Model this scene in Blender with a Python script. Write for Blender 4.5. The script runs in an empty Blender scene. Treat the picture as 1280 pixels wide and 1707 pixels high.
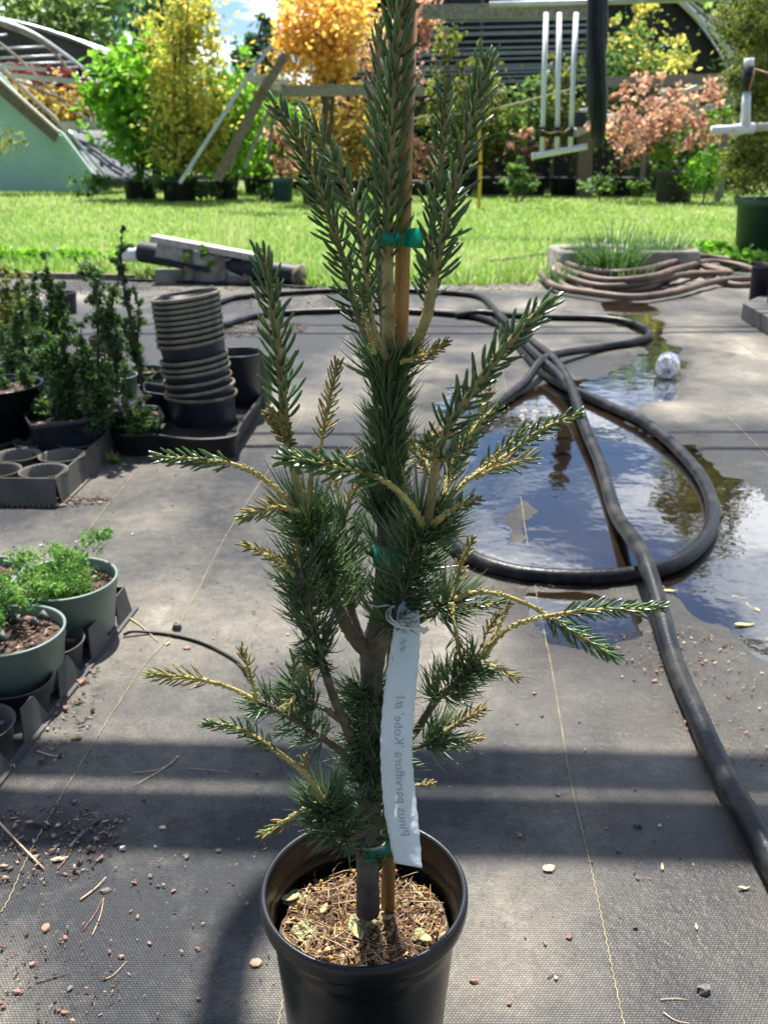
import bpy, math, random
import numpy as np
from mathutils import Vector, Matrix
R = math.radians
scene = bpy.context.scene
COL = scene.collection
rng = np.random.default_rng(7)
random.seed(7)

# ------------------------------------------------------------------ camera
F_PX, PITCH, CAM_H = 1550.0, R(21.26), 1.0
cam_d = bpy.data.cameras.new('camera')
cam = bpy.data.objects.new('camera', cam_d); COL.objects.link(cam)
cam.location = (0, 0, CAM_H)
cam.rotation_euler = (R(90) - PITCH, 0, 0)
cam_d.sensor_fit = 'VERTICAL'; cam_d.sensor_height = 36.0
cam_d.lens = F_PX / 1707 * 36.0
cam_d.clip_start = 0.02; cam_d.clip_end = 3000
cam_d.dof.use_dof = True; cam_d.dof.focus_distance = 0.92; cam_d.dof.aperture_fstop = 11.0
scene.camera = cam

# ------------------------------------------------------------------ world + sun
SUN_EL, SUN_AZ = R(64), R(-6)          # azimuth from +Y, negative = to the left
w = bpy.data.worlds.new('World'); scene.world = w; w.use_nodes = True
nt = w.node_tree; nt.nodes.clear()
N = nt.nodes.new; L = nt.links.new
out = N('ShaderNodeOutputWorld'); bg = N('ShaderNodeBackground'); bg.inputs[1].default_value = 0.055
sky = N('ShaderNodeTexSky'); sky.sky_type = 'NISHITA'; sky.sun_disc = False
sky.sun_elevation = SUN_EL; sky.sun_rotation = SUN_AZ; sky.air_density = 1.2; sky.dust_density = 0.6; sky.ozone_density = 2.0
tc = N('ShaderNodeTexCoord'); sep = N('ShaderNodeSeparateXYZ'); L(tc.outputs['Generated'], sep.inputs[0])
den = N('ShaderNodeMath'); den.operation = 'ADD'; den.inputs[1].default_value = 0.12; L(sep.outputs[2], den.inputs[0])
mx = N('ShaderNodeMath'); mx.operation = 'MAXIMUM'; mx.inputs[1].default_value = 0.05; L(den.outputs[0], mx.inputs[0])
dx = N('ShaderNodeMath'); dx.operation = 'DIVIDE'; L(sep.outputs[0], dx.inputs[0]); L(mx.outputs[0], dx.inputs[1])
dy = N('ShaderNodeMath'); dy.operation = 'DIVIDE'; L(sep.outputs[1], dy.inputs[0]); L(mx.outputs[0], dy.inputs[1])
cb = N('ShaderNodeCombineXYZ'); L(dx.outputs[0], cb.inputs[0]); L(dy.outputs[0], cb.inputs[1])
nz = N('ShaderNodeTexNoise'); nz.inputs['Scale'].default_value = 1.7; nz.inputs['Detail'].default_value = 9; nz.inputs['Roughness'].default_value = 0.56; nz.inputs['Distortion'].default_value = 0.25
L(cb.outputs[0], nz.inputs['Vector'])
rp = N('ShaderNodeValToRGB'); rp.color_ramp.elements[0].position = 0.46; rp.color_ramp.elements[1].position = 0.62
L(nz.outputs['Fac'], rp.inputs[0])
cmix = N('ShaderNodeMixRGB')
gl_ = N('ShaderNodeMapRange'); gl_.inputs['From Min'].default_value = -0.6; gl_.inputs['From Max'].default_value = 0.9; gl_.inputs['To Min'].default_value = 3; gl_.inputs['To Max'].default_value = 27   # clouds are brighter towards the sun
L(sep.outputs[1], gl_.inputs['Value'])
cw = N('ShaderNodeMixRGB'); cw.blend_type = 'MULTIPLY'; cw.inputs[0].default_value = 1; cw.inputs[2].default_value = (0.93, 0.97, 1.03, 1); L(gl_.outputs[0], cw.inputs[1]); L(cw.outputs[0], cmix.inputs[2])
tint = N('ShaderNodeMixRGB'); tint.blend_type = 'MULTIPLY'; tint.inputs[0].default_value = 1; tint.inputs[2].default_value = (0.76, 0.94, 1.20, 1)
L(sky.outputs[0], tint.inputs[1])
L(rp.outputs[0], cmix.inputs[0]); L(tint.outputs[0], cmix.inputs[1]); L(cmix.outputs[0], bg.inputs[0]); L(bg.outputs[0], out.inputs[0])

sun_d = bpy.data.lights.new('sun', 'SUN'); sun_d.energy = 5.0; sun_d.angle = R(0.53); sun_d.color = (1, 0.955, 0.88)
sun = bpy.data.objects.new('sun', sun_d); COL.objects.link(sun)
sdir = Vector((math.sin(SUN_AZ) * math.cos(SUN_EL), math.cos(SUN_AZ) * math.cos(SUN_EL), math.sin(SUN_EL)))
sun.rotation_euler = sdir.to_track_quat('Z', 'Y').to_euler()
sun.location = (0, 0, 20)

scene.view_settings.view_transform = 'Standard'
scene.view_settings.look = 'None'
scene.view_settings.exposure = 1.22
scene.view_settings.gamma = 1
scene.render.engine = 'CYCLES'
scene.cycles.max_bounces = 6
scene.cycles.transparent_max_bounces = 8

# ------------------------------------------------------------------ pixel <-> world helpers (1280x1707 px of the survey photo)
CP, SP = math.cos(PITCH), math.sin(PITCH)
def ray(px, py):
    a = (px - 640) / F_PX; b = (853.5 - py) / F_PX
    return Vector((a, CP + b * SP, -SP + b * CP))
def G(px, py, z=0.0):
    d = ray(px, py); t = (z - CAM_H) / d.z
    return Vector((d.x * t, d.y * t, z))
def P(px, py, Y):
    d = ray(px, py); t = Y / d.y
    return Vector((d.x * t, Y, CAM_H + d.z * t))
def mpp(Y, py=400):                                     # metres per pixel
    return Y / ray(640, py).y / F_PX

# ------------------------------------------------------------------ tagging / linking
def tag(o, label=None, cat=None, group=None, kind=None):
    if label: o['label'] = label
    if cat: o['category'] = cat
    if group: o['group'] = group
    if kind: o['kind'] = kind
    return o
def empty(name, loc, label, cat, group=None, rot=(0, 0, 0)):
    o = bpy.data.objects.new(name, None); COL.objects.link(o)
    o.location = loc; o.rotation_euler = rot; o.empty_display_size = 0.1
    return tag(o, label, cat, group)
def link(name, me, mat, parent=None, world=True):
    o = bpy.data.objects.new(name, me); COL.objects.link(o)
    if mat: me.materials.append(mat)
    if parent:
        o.parent = parent
        if world:                                       # mesh given in world coordinates
            m = root_matrix(parent).inverted()
            me.transform(m)
    return o
def root_matrix(o):
    m = Matrix.LocRotScale(o.location, o.rotation_euler, o.scale)
    return root_matrix(o.parent) @ m if o.parent else m

class MB:
    """collects verts / faces; build() makes ONE mesh object"""
    def __init__(s): s.v = []; s.f = []; s.t = []; s.flat = set()
    def add(s, vs, fs, tint=0.5, flat=False):
        b = len(s.v); s.v += [tuple(x) for x in vs]; s.t += [tint] * len(vs)
        for f in fs:
            if flat: s.flat.add(len(s.f))
            s.f.append(tuple(b + i for i in f))
    def hexa(s, c, tint=0.5):
        s.add(c, [(0, 3, 2, 1), (4, 5, 6, 7), (0, 1, 5, 4), (1, 2, 6, 5), (2, 3, 7, 6), (3, 0, 4, 7)], tint, True)
    def box(s, c, sz, rz=0, tint=0.5, M=None):
        c = Vector(c); hx, hy, hz = sz[0] / 2, sz[1] / 2, sz[2] / 2
        m = Matrix.Rotation(rz, 3, 'Z')
        pts = [Vector((x, y, z)) for z in (-hz, hz) for x, y in ((-hx, -hy), (hx, -hy), (hx, hy), (-hx, hy))]
        pts = [c + m @ p for p in pts]
        if M: pts = [M @ p for p in pts]
        s.hexa(pts, tint)
    def beam(s, p, q, wd, ht, up=(0, 0, 1), tint=0.5):
        p, q = Vector(p), Vector(q); d = (q - p).normalized(); u = Vector(up)
        sd = d.cross(u)
        if sd.length < 1e-4: sd = d.cross(Vector((0, 1, 0)))
        sd.normalize(); u = sd.cross(d)
        a, b = sd * wd / 2, u * ht / 2
        s.hexa([p - a - b, p + a - b, q + a - b, q - a - b, p - a + b, p + a + b, q + a + b, q - a + b], tint)
    def tube(s, pts, rad, n=8, caps=True, tint=0.5, noise=0.0):
        pts = [Vector(p) for p in pts]; k = len(pts)
        if not hasattr(rad, '__len__'): rad = [rad] * k
        vs = []; prev = None
        for i, p in enumerate(pts):
            d = (pts[min(i + 1, k - 1)] - pts[max(i - 1, 0)])
            d = d.normalized() if d.length > 1e-9 else Vector((0, 0, 1))
            if prev is None:
                a = d.orthogonal().normalized()
            else:
                a = prev - d * prev.dot(d)
                a = a.normalized() if a.length > 1e-6 else d.orthogonal().normalized()
            prev = a; b = d.cross(a)
            for j in range(n):
                th = 2 * math.pi * j / n
                r = rad[i] * (1 + (random.uniform(-noise, noise) if noise else 0))
                vs.append(p + a * (r * math.cos(th)) + b * (r * math.sin(th)))
        fs = [(i * n + j, i * n + (j + 1) % n, (i + 1) * n + (j + 1) % n, (i + 1) * n + j) for i in range(k - 1) for j in range(n)]
        if caps: fs += [tuple(range(n))[::-1], tuple((k - 1) * n + j for j in range(n))]
        s.add(vs, fs, tint)
    def lathe(s, prof, n=40, M=None, tint=0.5, closed=False):
        vs = []; M = M or Matrix.Identity(4)
        for r, z in prof:
            for j in range(n):
                th = 2 * math.pi * j / n
                vs.append(M @ Vector((r * math.cos(th), r * math.sin(th), z)))
        k = len(prof); rr = k if closed else k - 1
        fs = [(i * n + j, i * n + (j + 1) % n, ((i + 1) % k) * n + (j + 1) % n, ((i + 1) % k) * n + j) for i in range(rr) for j in range(n)]
        s.add(vs, fs, tint)
    def disc(s, c, r, n=32, M=None):
        M = M or Matrix.Identity(4); c = Vector(c)
        s.add([M @ (c + Vector((r * math.cos(2 * math.pi * j / n), r * math.sin(2 * math.pi * j / n), 0))) for j in range(n)], [tuple(range(n))])
    def prism(s, poly, d, tint=0.5):                      # closed 3-D polygon extruded by vector d
        poly = [Vector(p) for p in poly]; d = Vector(d); n = len(poly)
        s.add(poly + [p + d for p in poly], [tuple(range(n)), tuple(range(2 * n - 1, n - 1, -1))] + [(i, i + n, (i + 1) % n + n, (i + 1) % n) for i in range(n)], tint, True)
    def build(s, name, mat, parent=None, world=True, smooth=True, label=None):
        me = bpy.data.meshes.new(name); me.from_pydata(s.v, [], s.f); me.validate(clean_customdata=False)
        if len(me.vertices) == len(s.t):
            at = me.attributes.new('tint', 'FLOAT', 'POINT'); at.data.foreach_set('value', s.t)
        if smooth and len(me.polygons) == len(s.f):
            me.polygons.foreach_set('use_smooth', [i not in s.flat for i in range(len(s.f))])
        o = link(name, me, mat, parent, world)
        if label: o['label'] = label
        return o

def np_mesh(name, V, Fa, mat, parent=None, tint=None, smooth=False, world=True):
    V = np.asarray(V, dtype=np.float32).reshape(-1, 3); Fa = np.asarray(Fa, dtype=np.int32); k = Fa.shape[1]
    me = bpy.data.meshes.new(name)
    me.vertices.add(len(V)); me.vertices.foreach_set('co', V.ravel())
    me.loops.add(Fa.size); me.loops.foreach_set('vertex_index', Fa.ravel())
    me.polygons.add(len(Fa)); me.polygons.foreach_set('loop_start', np.arange(0, Fa.size, k, dtype=np.int32))
    me.update(calc_edges=True)
    if smooth: me.polygons.foreach_set('use_smooth', np.ones(len(Fa), dtype=bool))
    if tint is not None:
        at = me.attributes.new('tint', 'FLOAT', 'POINT'); at.data.foreach_set('value', np.asarray(tint, dtype=np.float32).ravel())
    return link(name, me, mat, parent, world)

def spline(pts, n=8):
    """Catmull-Rom through points (tuples of any length)"""
    pts = [np.array(p, float) for p in pts]
    q = [2 * pts[0] - pts[1]] + pts + [2 * pts[-1] - pts[-2]]
    o = []
    for i in range(1, len(q) - 2):
        for k in range(n):
            t = k / n
            o.append(0.5 * ((2 * q[i]) + (-q[i - 1] + q[i + 1]) * t + (2 * q[i - 1] - 5 * q[i] + 4 * q[i + 1] - q[i + 2]) * t * t + (-q[i - 1] + 3 * q[i] - 3 * q[i + 1] + q[i + 2]) * t ** 3))
    o.append(q[-2]); return o

def vnoise(x, y, seed=0):
    xi = np.floor(x).astype(np.int64); yi = np.floor(y).astype(np.int64); xf = x - xi; yf = y - yi
    def h(a, b):
        n = (a * 374761393 + b * 668265263 + seed * 1442695) & 0x7fffffff
        n = ((n ^ (n >> 13)) * 1274126177) & 0x7fffffff
        return ((n ^ (n >> 16)) & 0xffff) / 65535.0
    u = xf * xf * (3 - 2 * xf); v = yf * yf * (3 - 2 * yf)
    return (h(xi, yi) * (1 - u) + h(xi + 1, yi) * u) * (1 - v) + (h(xi, yi + 1) * (1 - u) + h(xi + 1, yi + 1) * u) * v
def fbm(x, y, sc=1, oct=4, seed=0):
    a = 0; amp = 0.5; s = sc; tot = 0
    for o in range(oct):
        a = a + amp * vnoise(x * s + 31.7 * o, y * s - 17.3 * o, seed + o); tot += amp; amp *= 0.5; s *= 2.03
    return a / tot

# ------------------------------------------------------------------ materials
def mat(name, col, rough=0.7, col2=None, nscale=8.0, bump=0.0, bscale=60.0, spec=0.5, metal=0.0, coords='Object', trans=0.0, contrast=(0.35, 0.65), tint=None, coat=0.0, tcol=None):
    """col..col2 mixed by noise; tint=(c0,c1,c2) colours taken through the 'tint' attribute instead"""
    m = bpy.data.materials.new(name); m.use_nodes = True; t = m.node_tree; n = t.nodes; l = t.links
    b = n['Principled BSDF']; b.inputs['Roughness'].default_value = rough; b.inputs['Metallic'].default_value = metal
    b.inputs['Specular IOR Level'].default_value = spec
    b.inputs['Coat Weight'].default_value = coat
    tcn = n.new('ShaderNodeTexCoord')
    nz = n.new('ShaderNodeTexNoise'); nz.inputs['Scale'].default_value = nscale; nz.inputs['Detail'].default_value = 6
    l.new(tcn.outputs[coords], nz.inputs['Vector'])
    r = n.new('ShaderNodeValToRGB'); l.new(nz.outputs['Fac'], r.inputs[0])
    r.color_ramp.elements[0].position = contrast[0]; r.color_ramp.elements[1].position = contrast[1]
    c2 = col2 or tuple(min(1, c * 1.25) for c in col)
    r.color_ramp.elements[0].color = (*col, 1); r.color_ramp.elements[1].color = (*c2, 1)
    co = r.outputs[0]
    if tint:
        at = n.new('ShaderNodeAttribute'); at.attribute_name = 'tint'
        r2 = n.new('ShaderNodeValToRGB'); l.new(at.outputs['Fac'], r2.inputs[0])
        r2.color_ramp.elements[0].color = (*tint[0], 1); r2.color_ramp.elements[1].color = (*tint[-1], 1)
        for i, c in enumerate(tint[1:-1]):
            e = r2.color_ramp.elements.new((i + 1) / (len(tint) - 1)); e.color = (*c, 1)
        co = r2.outputs[0]
    l.new(co, b.inputs['Base Color'])
    if rough < 0.6:
        mr = n.new('ShaderNodeMapRange'); mr.inputs['To Min'].default_value = rough * 0.8; mr.inputs['To Max'].default_value = min(1, rough * 1.3)
        l.new(nz.outputs['Fac'], mr.inputs['Value']); l.new(mr.outputs[0], b.inputs['Roughness'])
    if bump:
        nb = n.new('ShaderNodeTexNoise'); nb.inputs['Scale'].default_value = bscale; nb.inputs['Detail'].default_value = 4
        l.new(tcn.outputs[coords], nb.inputs['Vector'])
        bp = n.new('ShaderNodeBump'); bp.inputs['Strength'].default_value = bump; bp.inputs['Distance'].default_value = 0.5 / bscale
        l.new(nb.outputs['Fac'], bp.inputs['Height']); l.new(bp.outputs[0], b.inputs['Normal'])
    if trans:
        tr = n.new('ShaderNodeBsdfTranslucent'); ms = n.new('ShaderNodeMixShader'); ms.inputs[0].default_value = trans
        if tcol:
            mm = n.new('ShaderNodeMixRGB'); mm.blend_type = 'MULTIPLY'; mm.inputs[0].default_value = 1; mm.inputs[2].default_value = (*tcol, 1); l.new(co, mm.inputs[1]); l.new(mm.outputs[0], tr.inputs[0])
        else: l.new(co, tr.inputs[0])
        l.new(b.outputs[0], ms.inputs[1]); l.new(tr.outputs[0], ms.inputs[2])
        l.new(ms.outputs[0], n['Material Output'].inputs[0])
    return m
def wood(name, a, b, scale=6, axis=(1, 1, 14)):
    m = mat(name, a, 0.85, b, bump=0.4, bscale=40); n = m.node_tree.nodes; l = m.node_tree.links
    mp = n.new('ShaderNodeMapping'); mp.inputs['Scale'].default_value = axis
    tcn = [x for x in n if x.type == 'TEX_COORD'][0]; nz = [x for x in n if x.type == 'TEX_NOISE'][0]
    l.new(tcn.outputs['Object'], mp.inputs[0]); l.new(mp.outputs[0], nz.inputs['Vector']); nz.inputs['Scale'].default_value = scale
    return m

M = {}
M['pot_black'] = mat('pot_black', (0.003, 0.0038, 0.005), 0.27, (0.008, 0.009, 0.011), 14, 0.06, 200, spec=0.45)
M['pot_dusty'] = mat('pot_dusty', (0.010, 0.014, 0.020), 0.5, (0.026, 0.030, 0.036), 9, 0.08, 120, spec=0.3)
M['pot_far'] = mat('pot_far', (0.02, 0.022, 0.024), 0.6, (0.05, 0.052, 0.055), 3)
M['pot_grey'] = mat('pot_grey', (0.05, 0.055, 0.055), 0.6, (0.09, 0.095, 0.09), 3)
M['pot_green'] = mat('pot_green', (0.13, 0.19, 0.165), 0.42, (0.20, 0.265, 0.225), 12, 0.08, 90)
M['pot_teal'] = mat('pot_teal', (0.03, 0.10, 0.11), 0.5, (0.05, 0.14, 0.15), 4)
M['pot_darkgreen'] = mat('pot_darkgreen', (0.018, 0.05, 0.04), 0.45, (0.03, 0.075, 0.055), 4)
M['rim_dust'] = mat('rim_dust', (0.10, 0.085, 0.06), 0.7, (0.27, 0.235, 0.165), 22, spec=0.2)
M['tray'] = mat('tray', (0.040, 0.041, 0.043), 0.55, (0.085, 0.083, 0.078), 9, 0.1, 90, spec=0.3)
M['tray_taupe'] = mat('tray_taupe', (0.085, 0.078, 0.064), 0.6, (0.14, 0.13, 0.11), 9, 0.1, 90, spec=0.3)
M['tray_dark'] = mat('tray_dark', (0.010, 0.010, 0.011), 0.45, (0.032, 0.030, 0.026), 9, 0.1, 90)
M['soil'] = mat('soil', (0.035, 0.022, 0.014), 0.95, (0.12, 0.075, 0.048), 60, 0.9, 90)
M['chips'] = mat('chips', (0.1, 0.06, 0.03), 0.85, tint=((0.06, 0.034, 0.020), (0.20, 0.11, 0.06), (0.40, 0.26, 0.14), (0.62, 0.50, 0.30)))
M['chips_dark'] = mat('chips_dark', (0.1, 0.06, 0.03), 0.85, tint=((0.03, 0.02, 0.016), (0.10, 0.055, 0.04), (0.17, 0.10, 0.075), (0.30, 0.24, 0.2)))
M['litter'] = mat('litter', (0.1, 0.06, 0.03), 0.85, tint=((0.03, 0.022, 0.018), (0.13, 0.075, 0.055), (0.22, 0.14, 0.10), (0.36, 0.29, 0.20)))
M['bark'] = mat('bark', (0.075, 0.055, 0.038), 0.85, (0.15, 0.115, 0.08), 60, 0.9, 170)
M['bark_far'] = mat('bark_far', (0.07, 0.05, 0.035), 0.9, (0.14, 0.11, 0.08), 8)
M['shoot_dark'] = mat('shoot_dark', (0.19, 0.14, 0.055), 0.6, (0.33, 0.26, 0.11), 70, 0.7, 260)
M['shoot'] = mat('shoot', (0.34, 0.27, 0.08), 0.6, (0.50, 0.43, 0.16), 60, 0.8, 260, trans=0.15)
M['needle_new'] = mat('needle_new', (0.03, 0.09, 0.03), 0.30, tint=((0.36, 0.21, 0.08), (0.018, 0.060, 0.016), (0.055, 0.130, 0.032), (0.19, 0.27, 0.07)), spec=0.9, trans=0.18)
M['needle_old'] = mat('needle_old', (0.03, 0.09, 0.05), 0.33, tint=((0.040, 0.080, 0.034), (0.085, 0.155, 0.066), (0.18, 0.28, 0.11), (0.40, 0.47, 0.22)), spec=1.0, trans=0.28)
M['needle_gold'] = mat('needle_gold', (0.3, 0.2, 0.1), 0.5, tint=((0.20, 0.10, 0.04), (0.34, 0.22, 0.07), (0.36, 0.34, 0.10), (0.13, 0.20, 0.05)), trans=0.3)
M['bud'] = mat('bud', (0.10, 0.05, 0.025), 0.7, (0.30, 0.17, 0.08), 200, 0.8, 500)
M['stake'] = mat('stake', (0.22, 0.105, 0.03), 0.42, (0.36, 0.19, 0.06), 25, 0.15, 90)
M['tape_green'] = mat('tape_green', (0.01, 0.36, 0.28), 0.3, (0.02, 0.48, 0.38), 20, trans=0.6)
M['tape_white'] = mat('tape_white', (0.45, 0.46, 0.42), 0.5, (0.6, 0.6, 0.56), 30, trans=0.2)
M['tag'] = mat('tag', (0.74, 0.80, 0.86), 0.5, (0.82, 0.87, 0.92), 9, 0.25, 30, trans=0.5, spec=0.35)
M['ink'] = mat('ink', (0.30, 0.35, 0.42), 0.7, (0.36, 0.42, 0.5), 200)
M['hose'] = mat('hose', (0.005, 0.006, 0.008), 0.36, (0.040, 0.036, 0.030), 13, 0.25, 90, spec=0.24, contrast=(0.48, 0.72))
M['hose_brown'] = mat('hose_brown', (0.085, 0.055, 0.038), 0.6, (0.17, 0.115, 0.08), 8, 0.1, 60)
M['wood_grey'] = wood('wood_grey', (0.16, 0.145, 0.125), (0.34, 0.31, 0.27), 5, (6, 6, 6))
M['wood_brown'] = wood('wood_brown', (0.13, 0.095, 0.065), (0.24, 0.19, 0.14), 5, (5, 5, 5))
M['wood_pale'] = wood('wood_pale', (0.36, 0.33, 0.28), (0.56, 0.53, 0.47), 5, (5, 5, 5))
M['metal'] = mat('metal', (0.42, 0.44, 0.46), 0.42, (0.58, 0.6, 0.62), 5, metal=0.6)
M['slat_grey'] = mat('slat_grey', (0.20, 0.21, 0.22), 0.6, (0.42, 0.43, 0.44), 0.7, contrast=(0.3, 0.7))
M['metal_rust'] = mat('metal_rust', (0.25, 0.17, 0.13), 0.7, (0.42, 0.33, 0.28), 4, metal=0.2)
M['pvc'] = mat('pvc', (0.70, 0.72, 0.74), 0.4, (0.80, 0.81, 0.82), 4)
M['pvc_old'] = mat('pvc_old', (0.50, 0.43, 0.27), 0.5, (0.66, 0.62, 0.5), 3)
M['black_cloth'] = mat('black_cloth', (0.008, 0.012, 0.02), 0.6, (0.02, 0.026, 0.036), 3, 0.5, 10)
M['mint'] = mat('mint', (0.36, 0.56, 0.47), 0.75, (0.44, 0.64, 0.55), 1.5, 0.1, 9)
M['tarp'] = mat('tarp', (0.04, 0.05, 0.065), 0.7, (0.10, 0.115, 0.135), 1.3, 0.3, 2.5, contrast=(0.4, 0.7))
M['concrete'] = mat('concrete', (0.16, 0.155, 0.12), 0.9, (0.33, 0.31, 0.26), 7, 0.7, 30)
M['yellow'] = mat('yellow', (0.65, 0.42, 0.05), 0.5)
M['cord'] = mat('cord', (0.45, 0.38, 0.24), 0.8, (0.55, 0.48, 0.33), 30)
M['seam'] = mat('seam', (0.22, 0.18, 0.10), 0.8, (0.38, 0.32, 0.19), 30)
M['copper'] = mat('copper', (0.45, 0.22, 0.14), 0.5)

def foliage(name, a, b, c, trans=0.45):
    return mat(name, a, 0.5, tint=(a, b, tuple(min(.9, x * 1.25) for x in c)), trans=trans, spec=0.5, tcol=(1.7, 1.7, 1.0))
M['f_dark'] = foliage('f_dark', (0.020, 0.045, 0.018), (0.035, 0.08, 0.028), (0.07, 0.14, 0.045))
M['f_mid'] = foliage('f_mid', (0.045, 0.10, 0.03), (0.085, 0.17, 0.05), (0.15, 0.26, 0.075))
M['f_pale'] = foliage('f_pale', (0.10, 0.16, 0.07), (0.17, 0.26, 0.11), (0.28, 0.38, 0.18), 0.6)
M['f_blue'] = foliage('f_blue', (0.025, 0.07, 0.05), (0.05, 0.12, 0.075), (0.10, 0.19, 0.10))
M['f_bright'] = foliage('f_bright', (0.08, 0.19, 0.02), (0.14, 0.32, 0.035), (0.25, 0.46, 0.07), 0.5)
M['f_olive'] = foliage('f_olive', (0.08, 0.10, 0.025), (0.14, 0.17, 0.04), (0.24, 0.26, 0.07))
M['f_yellow'] = foliage('f_yellow', (0.20, 0.26, 0.06), (0.42, 0.40, 0.12), (0.62, 0.54, 0.22), 0.6)
M['f_orange'] = foliage('f_orange', (0.42, 0.21, 0.09), (0.60, 0.38, 0.12), (0.68, 0.54, 0.22), 0.6)
M['f_pink'] = foliage('f_pink', (0.25, 0.12, 0.125), (0.42, 0.235, 0.24), (0.60, 0.42, 0.42), 0.55)
M['f_red'] = foliage('f_red', (0.08, 0.012, 0.018), (0.16, 0.025, 0.03), (0.28, 0.05, 0.04), 0.45)
M['f_rust'] = foliage('f_rust', (0.22, 0.14, 0.05), (0.34, 0.25, 0.09), (0.38, 0.34, 0.12), 0.5)
M['f_juniper'] = foliage('f_juniper', (0.05, 0.13, 0.03), (0.10, 0.24, 0.05), (0.26, 0.42, 0.10), 0.35)
M['f_hinoki'] = foliage('f_hinoki', (0.010, 0.032, 0.012), (0.032, 0.080, 0.024), (0.12, 0.21, 0.05), 0.35)
M['grass'] = mat('grass', (0.1, 0.2, 0.04), 0.5, tint=((0.10, 0.23, 0.025), (0.19, 0.38, 0.045), (0.34, 0.50, 0.10), (0.62, 0.62, 0.33)), trans=0.5, spec=0.5)
# ================================================================== GROUND
def poly_sd(X, Y, poly):
    """signed distance, positive inside"""
    poly = np.array(poly); n = len(poly)
    d = np.full(X.shape, 1e9); ins = np.zeros(X.shape, bool)
    for i in range(n):
        a = poly[i]; b = poly[(i + 1) % n]; e = b - a
        t = np.clip(((X - a[0]) * e[0] + (Y - a[1]) * e[1]) / (e @ e), 0, 1)
        d = np.minimum(d, np.hypot(X - a[0] - t * e[0], Y - a[1] - t * e[1]))
        c = ((a[1] > Y) != (b[1] > Y)) & (X < (b[0] - a[0]) * (Y - a[1]) / (b[1] - a[1] + 1e-12) + a[0])
        ins ^= c
    return np.where(ins, d, -d)
gp = lambda pts: [tuple(G(*p))[:2] for p in pts]
PUD = [[(1000, 497), (1088, 503), (1112, 555), (1140, 600), (1135, 662), (1070, 678), (1035, 700), (1100, 735), (1150, 742), (1200, 770), (1290, 830), (1420, 900), (1560, 1130), (1290, 1125), (1215, 1100), (1150, 1030), (1110, 985), (1060, 972), (880, 966), (800, 945), (760, 910), (728, 850), (752, 790), (790, 720), (840, 672), (905, 640), (1000, 622), (1075, 600), (1062, 560), (1010, 530)],
       [(885, 985), (1000, 978), (1090, 988), (1100, 1040), (1062, 1072), (990, 1080), (930, 1062), (890, 1030)],
       [(745, 640), (790, 645), (800, 690), (762, 700), (735, 680)]]
DRY = [[(795, 850), (850, 815), (905, 812), (932, 850), (920, 905), (850, 925), (800, 905)], [(940, 800), (965, 800), (968, 880), (945, 885)]]
PUDW = [gp(p) for p in PUD]; DRYW = [gp(p) for p in DRY]
EDGE = sorted([(G(px, py).x, G(px, py).y) for px, py in ((-400, 455), (0, 458), (250, 467), (520, 477), (760, 476), (880, 472), (920, 452), (1200, 447), (1300, 447), (1700, 440))])

xs = np.unique(np.concatenate([np.arange(-6, -1.6, 0.05), np.arange(-1.6, 3.0, 0.016), np.arange(3.0, 6.5, 0.05)]))
ys = np.unique(np.concatenate([np.arange(-1.5, 0.8, 0.05), np.arange(0.8, 5.4, 0.016), np.arange(5.4, 9.4, 0.035)]))
XX, YY = np.meshgrid(xs, ys)
sd = np.maximum.reduce([poly_sd(XX, YY, p) for p in PUDW])
sd = np.minimum(sd, -np.maximum.reduce([poly_sd(XX, YY, p) for p in DRYW]) + 0.08)
nz1 = fbm(XX, YY, 5, 4, 3) - 0.5; nz2 = fbm(XX, YY, 22, 3, 9) - 0.5; nz3 = fbm(XX, YY, 1.2, 3, 5) - 0.5
s = sd + 0.02 + nz1 * 0.20 + nz2 * 0.05
depth = np.clip(s / 0.14, -1, 1)
near_p = np.clip((sd + 0.25) / 0.25, 0, 1)
ZZ = -0.009 * np.clip(depth, 0, 1) + near_p * (0.0022 * np.clip(-depth, 0, 1) - 0.0022 * (depth > 0)) + 0.004 * nz3 * (1 - near_p) + 0.0016 * nz1 * (1 - near_p)
rip = (np.sin((XX + 0.15 * nz3) * 30 + YY * 6) * 0.0030) * np.clip((YY - 2.2) / 2, 0.25, 1) * np.clip(fbm(XX, YY, 0.9, 2, 44) * 3 - 1.3, 0, 1) * (1 - near_p)
ZZ = ZZ + rip
wet = np.clip(np.maximum(1 + s / 0.06, 0.75 * (1 + (s + .6 * nz1 + .25 * nz2) / 0.30)), 0, 1)
def blob(px, py, rx, ry):
    c = G(px, py); return np.exp(-(((XX - c.x) / rx) ** 2 + ((YY - c.y) / ry) ** 2))
wet = np.clip(wet + 0.75 * blob(1120, 1180, 0.35, 0.16) + 0.75 * blob(1130, 1600, 0.19, 0.2) + 0.5 * blob(1210, 1420, 0.16, 0.2) + 0.6 * blob(1010, 1120, 0.2, 0.12) + 0.6 * blob(1240, 1250, 0.2, 0.3) + 0.35 * blob(760, 760, 0.25, 0.4), 0, 1)
wet = np.clip(wet * (0.75 + 0.9 * nz1), 0, 1)
dust_shade = 0.39 + 1.5 * (fbm(XX, YY, 1.6, 5, 21) - 0.5) + 0.55 * (fbm(XX + 9, YY * 0.6, 6, 4, 27) - 0.5) + 0.9 * (fbm(XX * 0.5, YY + 3, 2.2, 4, 91) - 0.5)
dust_shade += 0.5 * blob(880, 1560, 0.15, 0.15) + 0.38 * blob(480, 1640, 0.16, 0.10) + 0.30 * blob(760, 1120, 0.10, 0.25) + 0.15 * blob(330, 950, 0.5, 0.5) + 0.2 * blob(1150, 690, 0.2, 0.25) + 0.2 * blob(1240, 640, 0.5, 0.6)
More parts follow.
